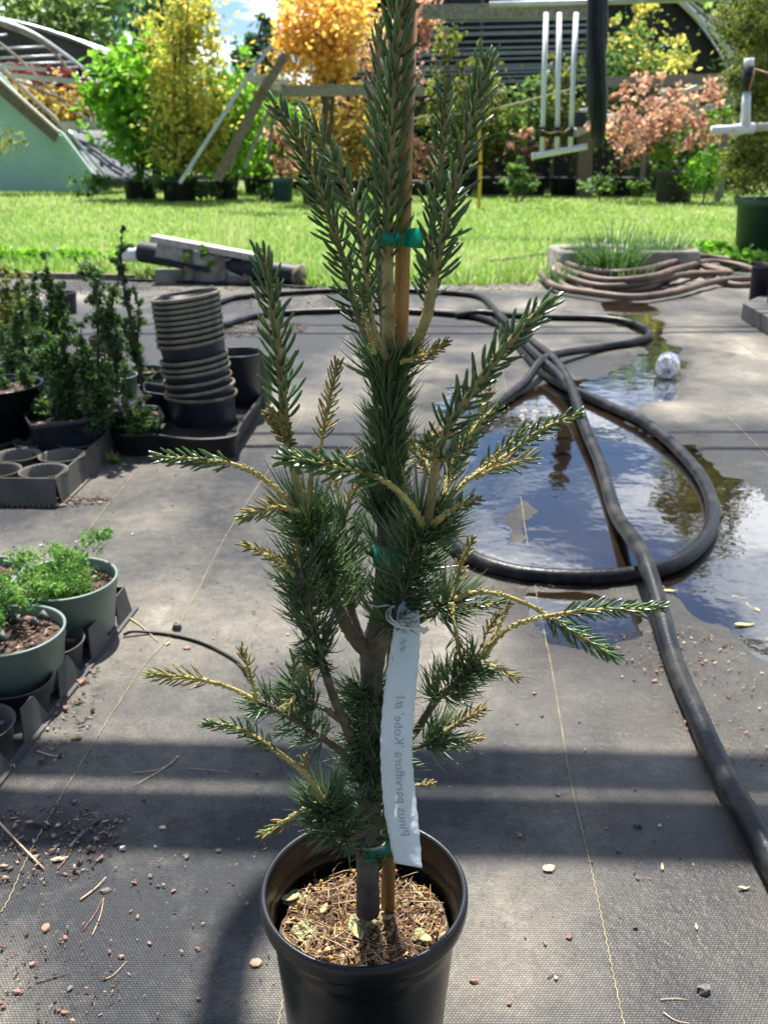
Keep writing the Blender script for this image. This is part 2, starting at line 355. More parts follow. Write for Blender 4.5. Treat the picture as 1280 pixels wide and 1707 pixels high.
dust_shade -= 0.10 * blob(150, 1560, 0.22, 0.16) + 0.25 * blob(1120, 1560, 0.2, 0.3) + 0.22 * blob(640, 540, 2.2, 1.5)  # lower-left term paints soft shade into the fabric colour
dust_shade = np.clip(dust_shade, 0, 1)
ex = np.array([e[0] for e in EDGE]); ey = np.array([e[1] for e in EDGE])
lim = np.interp(XX, ex, ey) + (fbm(XX, XX * 0, 2.5, 3, 50) - 0.5) * 0.35
iy, ix = np.nonzero((YY[:-1, :-1] < lim[:-1, :-1]))
W_ = len(xs)
F4 = np.stack([iy * W_ + ix, iy * W_ + ix + 1, (iy + 1) * W_ + ix + 1, (iy + 1) * W_ + ix], 1)
used, inv = np.unique(F4, return_inverse=True)
V = np.stack([XX.ravel(), YY.ravel(), ZZ.ravel()], 1)[used]

m = bpy.data.materials.new('ground_fabric'); m.use_nodes = True; t = m.node_tree; n = t.nodes; l = t.links; b = n['Principled BSDF']
tc = n.new('ShaderNodeTexCoord')
def att(nm):
    a = n.new('ShaderNodeAttribute'); a.attribute_name = nm; return a.outputs['Fac']
br = n.new('ShaderNodeTexBrick'); br.inputs['Scale'].default_value = 1; br.inputs['Brick Width'].default_value = 0.0048; br.inputs['Row Height'].default_value = 0.0034; br.inputs['Mortar Size'].default_value = 0.0007; br.inputs['Mortar Smooth'].default_value = 0.9
br.inputs['Color1'].default_value = (1.25, 1.25, 1.25, 1); br.inputs['Color2'].default_value = (0.8, 0.8, 0.8, 1); br.inputs['Mortar'].default_value = (0.34, 0.34, 0.35, 1)
l.new(tc.outputs['Object'], br.inputs['Vector'])
def noise(sc, det=6, rough=0.6):
    q = n.new('ShaderNodeTexNoise'); q.inputs['Scale'].default_value = sc; q.inputs['Detail'].default_value = det; q.inputs['Roughness'].default_value = rough
    l.new(tc.outputs['Object'], q.inputs['Vector']); return q.outputs['Fac']
def math_(op, a, bb, clamp=False):
    q = n.new('ShaderNodeMath'); q.operation = op; q.use_clamp = clamp
    for i, v in enumerate((a, bb)):
        if isinstance(v, (int, float)): q.inputs[i].default_value = v
        else: l.new(v, q.inputs[i])
    return q.outputs[0]
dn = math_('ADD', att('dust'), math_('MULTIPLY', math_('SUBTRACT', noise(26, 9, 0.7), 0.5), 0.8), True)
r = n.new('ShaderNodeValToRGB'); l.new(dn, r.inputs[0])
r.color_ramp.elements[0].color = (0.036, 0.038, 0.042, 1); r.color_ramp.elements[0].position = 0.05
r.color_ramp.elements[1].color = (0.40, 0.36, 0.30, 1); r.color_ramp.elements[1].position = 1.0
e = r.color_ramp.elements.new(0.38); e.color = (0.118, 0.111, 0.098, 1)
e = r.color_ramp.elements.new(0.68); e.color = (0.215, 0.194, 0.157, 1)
mu = n.new('ShaderNodeMixRGB'); mu.blend_type = 'MULTIPLY'; mu.inputs[0].default_value = 0.85; l.new(r.outputs[0], mu.inputs[1]); l.new(br.outputs['Color'], mu.inputs[2])
wetc = n.new('ShaderNodeMixRGB'); wetc.blend_type = 'MIX'; wetc.inputs[2].default_value = (0.030, 0.025, 0.019, 1)
wv = att('wet'); l.new(math_('MULTIPLY', wv, 0.85), wetc.inputs[0]); l.new(mu.outputs[0], wetc.inputs[1]); l.new(wetc.outputs[0], b.inputs['Base Color'])
rg = n.new('ShaderNodeMapRange'); rg.inputs['To Min'].default_value = 0.62; rg.inputs['To Max'].default_value = 0.24; l.new(wv, rg.inputs['Value']); l.new(rg.outputs[0], b.inputs['Roughness'])
r3 = n.new('ShaderNodeMapRange'); r3.inputs['To Min'].default_value = 0.22; r3.inputs['To Max'].default_value = 0.5; l.new(wv, r3.inputs['Value']); l.new(r3.outputs[0], b.inputs['Specular IOR Level'])
bp = n.new('ShaderNodeBump'); bp.inputs['Strength'].default_value = 0.8; bp.inputs['Distance'].default_value = 0.0008; l.new(br.outputs['Fac'], bp.inputs['Height']); bp.invert = True
bp2 = n.new('ShaderNodeBump'); bp2.inputs['Strength'].default_value = 0.7; bp2.inputs['Distance'].default_value = 0.003; l.new(noise(90, 5), bp2.inputs['Height']); l.new(bp.outputs[0], bp2.inputs['Normal'])
l.new(bp2.outputs[0], b.inputs['Normal'])
M['fabric'] = m
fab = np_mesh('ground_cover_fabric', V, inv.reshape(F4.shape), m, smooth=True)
for nm, arr in (('wet', wet), ('dust', dust_shade)):
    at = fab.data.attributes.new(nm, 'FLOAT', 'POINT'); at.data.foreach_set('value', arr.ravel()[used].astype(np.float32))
tag(fab, 'grey woven ground cover fabric with dust and wet patches', None, None, 'structure')
def gz(x, y):
    i = min(max(int(np.searchsorted(xs, x)), 0), len(xs) - 1); j = min(max(int(np.searchsorted(ys, y)), 0), len(ys) - 1); return float(ZZ[j, i])
def GG(px, py, dz=0.0):
    g = G(px, py); g.z = gz(g.x, g.y) + dz; return g

# water in the hollows of the fabric
m = bpy.data.materials.new('water'); m.use_nodes = True; t = m.node_tree; n = t.nodes; l = t.links; n.remove(n['Principled BSDF'])
gl = n.new('ShaderNodeBsdfGlossy'); gl.inputs['Roughness'].default_value = 0.015; gl.inputs['Color'].default_value = (1, 1, 1, 1)
tr = n.new('ShaderNodeBsdfTransparent'); tr.inputs[0].default_value = (0.55, 0.46, 0.36, 1)
fr = n.new('ShaderNodeFresnel'); fr.inputs[0].default_value = 2.2
mxs = n.new('ShaderNodeMixShader'); l.new(fr.outputs[0], mxs.inputs[0]); l.new(tr.outputs[0], mxs.inputs[1]); l.new(gl.outputs[0], mxs.inputs[2])
tc = n.new('ShaderNodeTexCoord'); nn = n.new('ShaderNodeTexNoise'); nn.inputs['Scale'].default_value = 9; nn.inputs['Detail'].default_value = 3; l.new(tc.outputs['Object'], nn.inputs[0])
bp = n.new('ShaderNodeBump'); bp.inputs['Strength'].default_value = 0.06; bp.inputs['Distance'].default_value = 0.02; l.new(nn.outputs['Fac'], bp.inputs['Height']); l.new(bp.outputs[0], gl.inputs['Normal']); l.new(bp.outputs[0], fr.inputs['Normal'])
l.new(mxs.outputs[0], n['Material Output'].inputs[0])
px_ = [p[0] for pw in PUDW for p in pw]; py_ = [p[1] for pw in PUDW for p in pw]; q = MB()
x0, x1, y0, y1 = min(px_) - .12, max(px_) + .12, min(py_) - .12, max(py_) + .12
q.add([(x0, y0, -0.0042), (x1, y0, -0.0042), (x1, y1, -0.0042), (x0, y1, -0.0042)], [(0, 1, 2, 3)])
tag(q.build('puddle_water', m, smooth=False), 'shallow water lying in the hollows of the fabric and mirroring the sky', None, None, 'structure')

# woven marker lines of the fabric (zigzag thread)
def seam(pts, rad=0.0009):
    q = MB(); path = []
    w = [GG(*p, 0.0015) for p in pts]
    sp = [Vector(a) for a in spline([tuple(x) for x in w], 12)]
    dist = 0; fine = []
    for a, b_ in zip(sp[:-1], sp[1:]):
        n_ = max(1, int((b_ - a).length / 0.006))
        for k in range(n_): fine.append(a.lerp(b_, k / n_))
    for k, p in enumerate(fine):
        if k == 0 or k == len(fine) - 1: path.append(p); continue
        d = (fine[k + 1] - fine[k - 1]).normalized(); sd_ = Vector((d.y, -d.x, 0))
        path.append(Vector((p.x, p.y, gz(p.x, p.y) + 0.0016)) + sd_ * (0.0008 if k % 2 else -0.0008))
    q.tube(path, rad, 4)
    return q.build('marker_thread', M['seam'], fab)
seam([(-10, 1530), (12, 1508), (65, 1395), (160, 1235), (240, 1112), (303, 1035), (385, 880), (470, 750), (530, 650), (575, 570), (612, 505)])
seam([(1060, 1790), (1035, 1690), (985, 1450), (950, 1300), (930, 1180), (905, 1040), (886, 946), (868, 830), (852, 710), (838, 620), (822, 540)])
seam([(1290, 772), (1200, 682), (1143, 625), (1085, 560)]); seam([(1290, 612), (1200, 550), (1131, 500)]); seam([(60, 965), (130, 905), (178, 845), (250, 760), (330, 670)])
seam([(455, 1790), (468, 1690), (490, 1600), (520, 1500)])

# ------------------------------------------------------------------ lawn + ground to the horizon
m = mat('lawn_ground', (0.075, 0.11, 0.02), 0.95, (0.16, 0.21, 0.045), 1.4, 0.6, 20); M['lawn'] = m
q = MB(); q.add([(-900, -60, -0.035), (900, -60, -0.035), (900, 1500, -0.035), (-900, 1500, -0.035)], [(0, 1, 2, 3)])
tag(q.build('lawn_ground', m), None, None, None, 'structure')
def blades(n, xr, yr, h0, h1, wd, seed, keep=None, lean=0.9, tmul=1.0, tadd=0.0, z0=-0.035, power=1.0):
    g = np.random.default_rng(seed)
    y = yr[0] * (yr[1] / yr[0]) ** (g.random(n) ** power)
    x = (g.random(n) * 2 - 1)
    x = (xr[0] + xr[1]) / 2 + x * (xr[1] - xr[0]) / 2 if xr[2] == 0 else x * (y * xr[2] + 0.6)
    if keep is not None:
        k = keep(x, y); x, y = x[k], y[k]
    n = len(x)
    pn = fbm(x + 50, y + 50, 0.55, 4, 77)
    h = (h0 + (h1 - h0) * g.random(n) ** 1.5) * (0.6 + 0.9 * pn)
    a = g.random(n) * 6.283; le = g.random(n) * lean
    wv_ = wd * (0.7 + 0.6 * g.random(n)) * np.clip(y / 9, 0.6, 2.4)
    bx = np.cos(a); by = np.sin(a)
    base = np.stack([x, y, np.full(n, z0)], 1); sdv = np.stack([-by, bx, 0 * x], 1) * wv_[:, None]
    dirv = np.stack([bx * le, by * le, np.ones(n)], 1); dirv /= np.linalg.norm(dirv, axis=1)[:, None]
    mid = base + dirv * (h * 0.55)[:, None]
    tip = base + dirv * h[:, None] + np.stack([bx * le * 0.5, by * le * 0.5, -0.15 * le], 1) * h[:, None]
    V = np.stack([base - sdv, base + sdv, mid + sdv * 0.8, mid - sdv * 0.8, tip + sdv * 0.1, tip - sdv * 0.1], 1).reshape(-1, 3)
    i = np.arange(n)[:, None] * 6
    Fq = np.concatenate([i + np.array([[0, 1, 2, 3]]), i + np.array([[3, 2, 4, 5]])], 0)
    tt = np.clip((0.55 * pn + 0.35 * g.random(n) + 0.12) * tmul + tadd + (g.random(n) < 0.14) * 0.45, 0, 1)
    return V, Fq, np.repeat(tt, 6)
lawn_keep = lambda x, y: y > np.interp(x, ex, ey) + (fbm(x, x * 0, 2.5, 3, 50) - 0.5) * 0.35 - 0.03
Vg, Fg, Tg = blades(230000, (0, 0, 0.5), (6.8, 27), 0.045, 0.11, 0.0045, 5, lawn_keep, power=0.9)
tag(np_mesh('grass', Vg, Fg, M['grass'], tint=Tg), 'short sunlit green grass of the mown lawn behind the fabric', 'grass', None, 'stuff')
edge_keep = lambda x, y: (lawn_keep(x, y)) & (y < np.interp(x, ex, ey) + 0.65) & (fbm(x, y, 1.1, 2, 13) > 0.36)
Ve, Fe, Te = blades(45000, (0, 0, 0.6), (6.5, 9.6), 0.09, 0.21, 0.006, 6, edge_keep, lean=0.9, tadd=-0.1)
tag(np_mesh('tall_grass', Ve, Fe, M['grass'], tint=Te), 'taller rank grass and weeds along the edge of the fabric', 'grass', None, 'stuff')

# ================================================================== foliage helpers
def leaf_cloud(blobs, n, size, seed, clump=28, spread=1.0, aspect=0.55, droop=0.0, shell=0.45):
    """blobs: list of (centre Vector, (rx,ry,rz)); returns V,F,tint"""
    g = np.random.default_rng(seed)
    vol = np.array([max(1e-6, r[0] * r[1] * r[2]) ** 0.75 for _, r in blobs]); vol /= vol.sum()
    nc = max(3, n // clump); which = g.choice(len(blobs), nc, p=vol)
    C = np.array([tuple(c) for c, _ in blobs])[which]; Rr = np.array([r for _, r in blobs])[which]
    d = g.normal(size=(nc, 3)); d /= np.linalg.norm(d, axis=1)[:, None]
    rad = (shell + (1.22 - shell) * g.random(nc)) ** 0.8
    cc = C + d * Rr * rad[:, None]
    cr = (np.min(Rr, axis=1) * 0.34 * (0.35 + 1.3 * g.random(nc) ** 1.5) * spread)
    idx = np.repeat(np.arange(nc), clump); N_ = len(idx)
    pos = cc[idx] + g.normal(size=(N_, 3)) * cr[idx][:, None] * np.array([0.75, 0.75, 0.55])
    a = g.normal(size=(N_, 3)); a[:, 2] -= droop; a /= np.linalg.norm(a, axis=1)[:, None]
    b_ = g.normal(size=(N_, 3)); b_ = np.cross(a, b_); b_ /= np.linalg.norm(b_, axis=1)[:, None]
    s_ = size * (0.6 + 0.8 * g.random(N_))[:, None]
    V = np.stack([pos - a * s_, pos - b_ * s_ * aspect, pos + a * s_, pos + b_ * s_ * aspect], 1).reshape(-1, 3)
    Fq = np.arange(N_ * 4).reshape(-1, 4)
    tt = np.clip(0.5 + (g.random(nc) - 0.5)[idx] * 0.7 + (g.random(N_) - 0.5) * 0.45, 0, 1)
    return V, Fq, np.repeat(tt, 4), cc
def tree(name, label, cat, bx, by, Y, blobs, lm, n, leaf, tr=0.05, group=None, stems=1, limbs=14, seed=1, clump=28, z0=None, bark='bark_far', crown='crown', dr=0.9, aspect=0.55, spread=1.15, base=None, droop=0.0):
    s_ = mpp(Y); n = int(n * (.52 if Y > 15 else 1)); spread *= 1.55 if Y > 15 else 1; leaf *= 1.06 if Y > 15 else 1
    root = P(bx, by, Y) if base is None else base
    if z0 is not None: root.z = z0
    e = empty(name, root, label, cat, group)
    rr = random.Random(seed)
    bl = [(P(px, py, Y + rr.uniform(-.25, .25) * rx * s_), (rx * s_, rx * s_ * dr, ry * s_)) for px, py, rx, ry in blobs]
    for c_, r_ in list(bl):                              # ragged outline: small satellites round every main lobe
        for k_ in range(7):
            a_ = rr.random() * 6.283; f_ = rr.uniform(.75, 1.2); q_ = rr.uniform(.16, .38)
            bl.append((c_ + Vector((r_[0] * f_ * math.cos(a_), rr.uniform(-.5, .5) * r_[1], r_[2] * f_ * math.sin(a_))), (r_[0] * q_, r_[1] * q_, r_[2] * q_)))
    V, Fq, T, cc = leaf_cloud(bl, n, leaf, seed, clump, spread, aspect, droop)
    k = V[:, 2].reshape(-1, 4).min(1) > 0.0; 
    if not k.all():
        V = V.reshape(-1, 4, 3)[k].reshape(-1, 3); T = T.reshape(-1, 4)[k].ravel(); Fq = np.arange(len(V)).reshape(-1, 4)
    np_mesh(crown, V, Fq, M[lm], e, T)
    top = max(bl, key=lambda q_: q_[0].z)[0]
    q = MB()
    for sidx in range(stems):
        off = Vector((rr.uniform(-1, 1), rr.uniform(-1, 1), 0)) * tr * (2.5 if stems > 1 else 0)
        tp = top + Vector((rr.uniform(-1, 1), rr.uniform(-1, 1), 0)) * s_ * (25 if stems > 1 else 0)
        pts = spline([tuple(root + off), tuple((root + off).lerp(tp, 0.35) + Vector((rr.uniform(-1, 1), 0, 0)) * tr * 2), tuple((root + off).lerp(tp, 0.7) + Vector((rr.uniform(-1, 1), 0, 0)) * tr * 2), tuple(tp)], 5)
        q.tube(pts, [tr * (1 - 0.8 * i / (len(pts) - 1)) for i in range(len(pts))], 7)
        ids = rr.sample(range(len(cc)), min(limbs, len(cc)))
        for i in ids:
            c = Vector(cc[i]); f = max(0.12, min(0.85, (c.z - root.z) / max(0.1, top.z - root.z) * 0.75)); st = Vector(pts[int(f * (len(pts) - 1))])
            r0 = tr * (1 - 0.8 * f) * 0.5
            q.tube([st, st.lerp(c, 0.5) + Vector((0, 0, (c - st).length * 0.1)), c], [r0, r0 * 0.6, r0 * 0.25], 5)
    q.build('trunk', M[bark], e)
    return e
def nursery_pot(name, label, px, py, Y, wpx, hpx, m_, group=None, cat='pot', taper=0.88, rim=True, loc=None, rw=None, ht=None, soil=True, ribs=0, parent=None, M4=None, n=36, detail=True):
    """round tapered pot with rolled rim; base on the ground"""
    s_ = mpp(Y, py)
    r1 = rw or wpx * s_ / 2; h = ht or hpx * s_; c = loc or Vector((P(px, py, Y).x, Y, 0.0))
    e = parent or empty(name, c, label, cat, group)
    T = M4 or Matrix.Translation(c); r0 = r1 * taper * 0.93; ri = r1 * 0.93; th = r1 * 0.035
    q = MB(); prof = [(0.001, 0.0015), (r0 * 0.9, 0.0015), (r0, h * 0.02), (ri * 0.985, h * 0.87)]
    prof += [(r1 * 0.985, h * 0.88), (r1, h * 0.895), (r1, h * 0.975), (r1 * 0.99, h), (r1 * 0.955, h), (r1 * 0.94, h * 0.985), (ri - th, h * 0.86), (r0 - th, h * 0.05), (0.001, h * 0.05)]
    q.lathe(prof, n, T); q.build('pot_body' if parent else 'body', m_, e)
    if soil:
        q = MB(); q.disc((0, 0, h * 0.85), ri * 0.97, 28, T)
        q.build('soil', M['soil'], e)
    return e, r1, h

# ================================================================== OVERHEAD GREENHOUSE FRAME (throws the bands of shade)
hb = 3.3
fr_ = empty('greenhouse_frame', (-2.6, 2.5, 0), 'galvanised and timber greenhouse frame standing over the fabric yard', 'greenhouse frame')
def shadow_pt(px, py, h):
    g = G(px, py); k = h / sdir.z; return g + sdir * k
for (pa, pb, wd) in (((-60, 1262), (1350, 1292), 0.078), ((-60, 1362), (1350, 1388), 0.10)):
    a = shadow_pt(*pa, hb); c = shadow_pt(*pb, hb); d = (c - a).normalized(); a -= d * 1.6; c += d * 1.6
    q = MB(); q.beam(a, c, wd, wd * 1.1); q.build('purlin', M['wood_brown'], fr_)
for (pa, pb, h_, rad) in (((-200, 744), (1500, 752), 2.7, 0.018), ((-200, 727), (1500, 722), 2.75, 0.013), ((-400, 560), (1700, 552), 3.0, 0.022), ((-400, 538), (1700, 548), 3.0, 0.016)):
    a = shadow_pt(*pa, h_); c = shadow_pt(*pb, h_)
    q = MB(); q.tube([a + (c - a) * k / 10 + Vector((0, 0, 0.05 * math.sin(k * 1.3))) for k in range(11)], rad, 8); q.build('purlin_pipe', M['metal'], fr_)
a = [shadow_pt(px, py, 4.2 + dz) for px, py, dz in ((760, 1405, .1), (560, 1425, 0), (440, 1500, -.2), (385, 1600, -.4), (360, 1760, -.8))]
q = MB(); q.tube(spline([tuple(p) for p in a], 6), 0.035, 8); q.build('hoop_pipe', M['metal'], fr_)  # unseen curved pipe, added to throw the soft diagonal shade
for x in (-3.4, 3.6):
    for y in (2.55, 5.6):
        q = MB(); q.beam((x, y, 0), (x, y, 3.4), 0.1, 0.1, up=(0, 1, 0)); q.build('post', M['wood_brown'], fr_)
    q = MB(); q.beam((x, 2.2, 3.42), (x, 6.2, 3.42), 0.08, 0.1); q.build('rafter', M['wood_brown'], fr_)
# ================================================================== BACKGROUND
GR_T = 'tall trees on the skyline'
def T(*a, **k): return tree(*a, **k)
T('tree', 'tall feathery light green tree on the skyline behind the left hoop house', 'tree', 90, 290, 46, [(20, 10, 95, 70), (110, 0, 85, 75), (175, 45, 45, 55), (60, 70, 80, 40), (180, -30, 30, 50)], 'f_pale', 17000, 0.20, 0.3, GR_T, seed=11, z0=-0.03, aspect=0.3)
T('tree', 'dark blue-green tree rising behind the yellow maple', 'tree', 262, 290, 42, [(262, 60, 34, 60), (285, 10, 30, 55), (255, 110, 30, 40)], 'f_blue', 6000, 0.2, 0.22, GR_T, seed=12, z0=-0.03)
T('conifer', 'slim green conifer in the sky gap left of the orange maple', 'conifer', 435, 290, 40, [(436, 70, 22, 32), (428, 110, 30, 45), (440, 160, 45, 50)], 'f_blue', 5500, 0.16, 0.2, GR_T, seed=13, z0=-0.03)
T('tree', 'broad green tree behind the right end of the shade house', 'tree', 1150, 290, 46, [(1080, 20, 70, 70), (1160, 60, 80, 80), (1230, 10, 80, 90), (1130, 130, 60, 60)], 'f_pale', 14000, 0.22, 0.3, GR_T, seed=14, z0=-0.03)
T('tree', 'green treetop just showing above the peak of the shade house roof edge', 'tree', 600, 290, 50, [(580, 10, 50, 40), (640, -20, 60, 50)], 'f_mid', 4500, 0.22, 0.25, GR_T, seed=15, z0=-0.03)
T('tree', 'dark green tree at the far right edge behind the conifer', 'tree', 1320, 290, 40, [(1300, 60, 70, 110), (1340, 160, 60, 100)], 'f_dark', 7000, 0.2, 0.25, GR_T, seed=16, z0=-0.03)
q = MB()
V, Fq, TT, _ = leaf_cloud([(Vector((x, 62 + random.uniform(-3, 3), 1.6)), (6, 3, 1.9 + random.random())) for x in range(-45, 50, 5)], 14000, 0.3, 17)
tag(np_mesh('far_woodland', V, Fq, M['f_dark'], tint=TT), 'dark belt of woodland along the horizon behind everything', 'woodland', None, 'stuff')

# ---- left hoop house
def vault(e, cx, hw, ht, Y0, Y1, m_, a0=0.05, a1=0.95, name='roof_cloth', n=26, th=0.03):
    c0 = P(cx, 318, Y0); s0 = mpp(Y0); rows = []
    for off in (0, -th):
        for Yk in np.linspace(Y0, Y1, 12):
            rows.append([Vector((c0.x + (hw * s0 + off) * math.cos(math.pi * (a0 + (a1 - a0) * k / n)), Yk, max(0, (ht * s0 + off) * math.sin(math.pi * (a0 + (a1 - a0) * k / n)) * (1 + 0.008 * math.sin(Yk * 9)))) ) for k in range(n + 1)])
    q = MB(); w_ = n + 1; vs = [v for r_ in rows for v in r_]; fs = []
    for layer in (0, 12):
        for i in range(11):
            for k in range(n): fs.append(((layer + i) * w_ + k, (layer + i) * w_ + k + 1, (layer + i + 1) * w_ + k + 1, (layer + i + 1) * w_ + k))
    q.add(vs, fs); q.build(name, m_, e)
    for ri_ in range(0, 12):                              # pale ribs under the stretched cloth
        q = MB(); q.tube([r_ * 1.0 + Vector((0, 0, .04)) for r_ in rows[ri_]], 0.035, 6); q.build('rib', M['metal'], e)
    for k in range(2, n - 1, 3):
        q = MB(); q.tube([rows[i][k] + Vector((0, 0, .05)) for i in range(12)], 0.02, 5); q.build('purlin', M['metal'], e)
M['shade_cloth'] = mat('shade_cloth', (0.075, 0.075, 0.08), 0.8, (0.15, 0.148, 0.15), 0.9, 0.3, 12, trans=0.4)
M['shade_dark'] = mat('shade_dark', (0.022, 0.022, 0.026), 0.9, (0.05, 0.048, 0.05), 0.8, 0.2, 10)
hh = empty('hoop_house', P(60, 320, 25), 'left hoop house with dark shade cloth roof over rusty open hoops', 'hoop house')
vault(hh, -60, 400, 248, 30, 46, M['shade_cloth'], 0.02, 0.7)
def pxtube(pts, Y, rad, m_, e, name, n=8, sp=4):
    pp = [(P(p[0], p[1], p[2] if len(p) > 2 else Y)) for p in pts]
    if len(pp) > 2: pp = spline([tuple(a) for a in pp], sp)
    q = MB(); q.tube(pp, rad, n); return q.build(name, m_, e)
for pts, mm, rd in (([(-60, 12), (0, 40), (55, 62), (95, 92), (140, 150), (190, 202)], 'metal_rust', 0.034), ([(-60, 40), (0, 72), (50, 115), (100, 165), (150, 202)], 'metal_rust', 0.034), ([(-60, 20), (0, 34), (55, 55), (105, 88), (147, 120)], 'metal', 0.042),
                    ([(-30, 95), (0, 110), (60, 168), (100, 206), (140, 262), (174, 322)], 'wood_pale', 0.05)):
    pxtube(pts, 25.2, rd, M[mm], hh, 'hoop')
for y0, y1, x0, x1 in ((62, 58, -20, 12), (82, 78, -20, 78), (98, 92, -20, 110), (108, 104, -20, 126), (120, 112, 20, 134)):
    pxtube([(x0, y0), (x1, y1)], 29, 0.032, M['metal'], hh, 'purlin')
q = MB(); q.beam(P(-20, 110, 24.6), P(78, 116, 24.6), 0.06, 0.09); q.beam(P(20, 126, 24.9), P(128, 136, 24.9), 0.06, 0.12); q.build('ridge_board', M['wood_pale'], hh)
pxtube([(30, 134), (110, 168)], 24.4, 0.035, M['metal_rust'], hh, 'brace'); pxtube([(124, 172), (190, 205)], 25.0, 0.03, M['metal_rust'], hh, 'brace')
q = MB(); q.beam(P(98, 206, 24.6), P(203, 207, 24.6), 0.06, 0.10); q.beam(P(104, 213, 24.7), P(206, 214, 24.7), 0.06, 0.10); q.build('knee_board', M['wood_pale'], hh)
q = MB(); q.prism([P(x, y, 30.2) for x, y in ((-90, 14), (0, 38), (60, 50), (110, 66), (160, 80), (218, 97), (196, 128), (135, 119), (-90, 119))], (0, .03, 0)); q.build('end_cloth', M['shade_cloth'], hh)
# end wall in pale green board
ew = empty('end_wall', P(40, 319, 23.6), 'pale mint green boarded end wall of the left hoop house', 'wall')
q = MB(); q.prism([P(x, y, 23.6) for x, y in ((-90, 318), (-90, 52), (0, 128), (85, 218), (104, 226), (174, 318))], (0, 0.09, 0)); q.build('panel', M['mint'], ew)
q = MB(); q.prism([P(x, y, 23.45) for x, y in ((-90, 62), (0, 136), (97, 222), (90, 236), (0, 158), (-90, 84))], (0, 0.1, 0)); q.build('trim_board', M['wood_brown'], ew)
q = MB(); q.prism([P(x, y, 23.40) for x, y in ((-90, 58), (0, 131), (99, 220), (97, 223), (0, 136), (-90, 63))], (0, 0.16, 0)); q.build('trim_cap', M['wood_pale'], ew)
q = MB(); q.prism([P(x, y, 23.40) for x, y in ((97, 216), (105, 222), (178, 320), (172, 320))], (0, 0.12, 0)); q.build('edge_strip', M['mint'], ew)
# second green sheet higher behind the first
q = MB(); q.prism([P(x, y, 24.2) for x, y in ((-90, 20), (0, 120), (30, 155), (90, 216), (60, 216), (-90, 90))], (0, 0.06, 0)); q.build('upper_panel', M['mint'], ew)
# black sheet wall
q = MB(); rows = []
tl, tr_, br_, blw = P(112, 217, 24.8), P(212, 217, 26.0), P(252, 300, 24.6), P(160, 302, 23.2)
vs = []
for i in range(11):
    for j in range(11):
        u, v = i / 10, j / 10; p = tl.lerp(tr_, u).lerp(blw.lerp(br_, u), v); p.y += 0.07 * math.sin(u * 13 + v * 4) * v; vs.append(p)
q.add(vs, [(i * 11 + j, i * 11 + j + 1, (i + 1) * 11 + j + 1, (i + 1) * 11 + j) for i in range(10) for j in range(10)])
sh = q.build('plastic_sheet', M['tarp']); sol = sh.modifiers.new('s', 'SOLIDIFY'); sol.thickness = 0.02
tag(sh, 'sagging dark plastic side sheet leaning beside the mint end wall', 'plastic sheet')
tag(pxtube([(115, 218), (150, 262), (182, 298)], 23.3, 0.035, M['metal'], None, 'pipe'), 'bare metal rail along the near edge of the dark plastic sheet', 'pipe')
T('shrub', 'deep red maple growing inside the left hoop house', 'shrub', 90, 318, 27.5, [(40, 165, 45, 32), (100, 150, 45, 28), (145, 175, 35, 30), (20, 150, 30, 25)], 'f_red', 7000, 0.09, 0.05, seed=21, z0=-0.03, stems=3)
T('shrub', 'olive and rust weeping maple inside the left hoop house below the deep red one', 'shrub', 95, 318, 26.6, [(70, 190, 40, 28), (110, 180, 40, 30), (40, 170, 30, 24)], 'f_rust', 5000, 0.09, 0.04, seed=22, z0=-0.03, stems=2)
T('conifer', 'tip of a golden conifer poking in at the left edge before the mint wall', 'conifer', -40, 330, 17.5, [(-10, 230, 42, 14), (25, 240, 20, 12), (-50, 240, 50, 30)], 'f_olive', 3500, 0.035, 0.05, seed=23, z0=-0.03, aspect=0.2)

# ---- shade house on the right
sh_ = empty('shade_house', P(860, 300, 27), 'big dark shade house with pale slats and an arched roof behind the plants', 'shade house')
vault(sh_, 862, 372, 346, 27, 48, M['shade_dark'], 0.0, 1.0, 'roof_cloth', 40, 0.05)
# end wall of the vault: dark cloth
c0 = P(862, 318, 27.3); s0 = mpp(27.3)
q = MB(); arc = [Vector((c0.x + 368 * s0 * math.cos(math.pi * k / 40), 27.3, 342 * s0 * math.sin(math.pi * k / 40))) for k in range(41)]
q.prism(arc, (0, 0.06, 0)); q.build('end_cloth', M['shade_dark'], sh_)
for i, y in enumerate((19, 33, 44, 56, 67, 78, 88, 98, 106, 113, 120, 127, 134)):
    x0 = 560 + i * 3; x1 = 990 + (0 if i < 6 else 10)
    q = MB(); q.beam(P(x0, y + 6 + (i * 7 % 3), 27.05), P(x1, y - 1 - (i * 5 % 4), 27.05), 0.05, 0.05 if i % 3 else 0.085); q.build('slat', M['slat_grey'], sh_)
for x in (588, 700, 800, 925, 1060): q = MB(); a = P(x, 200, 27.15); q.beam(Vector((a.x, a.y, 0)), P(x + 4, -10, 27.15), 0.1, 0.1, up=(0, 1, 0)); q.build('post', M['wood_brown'], sh_)
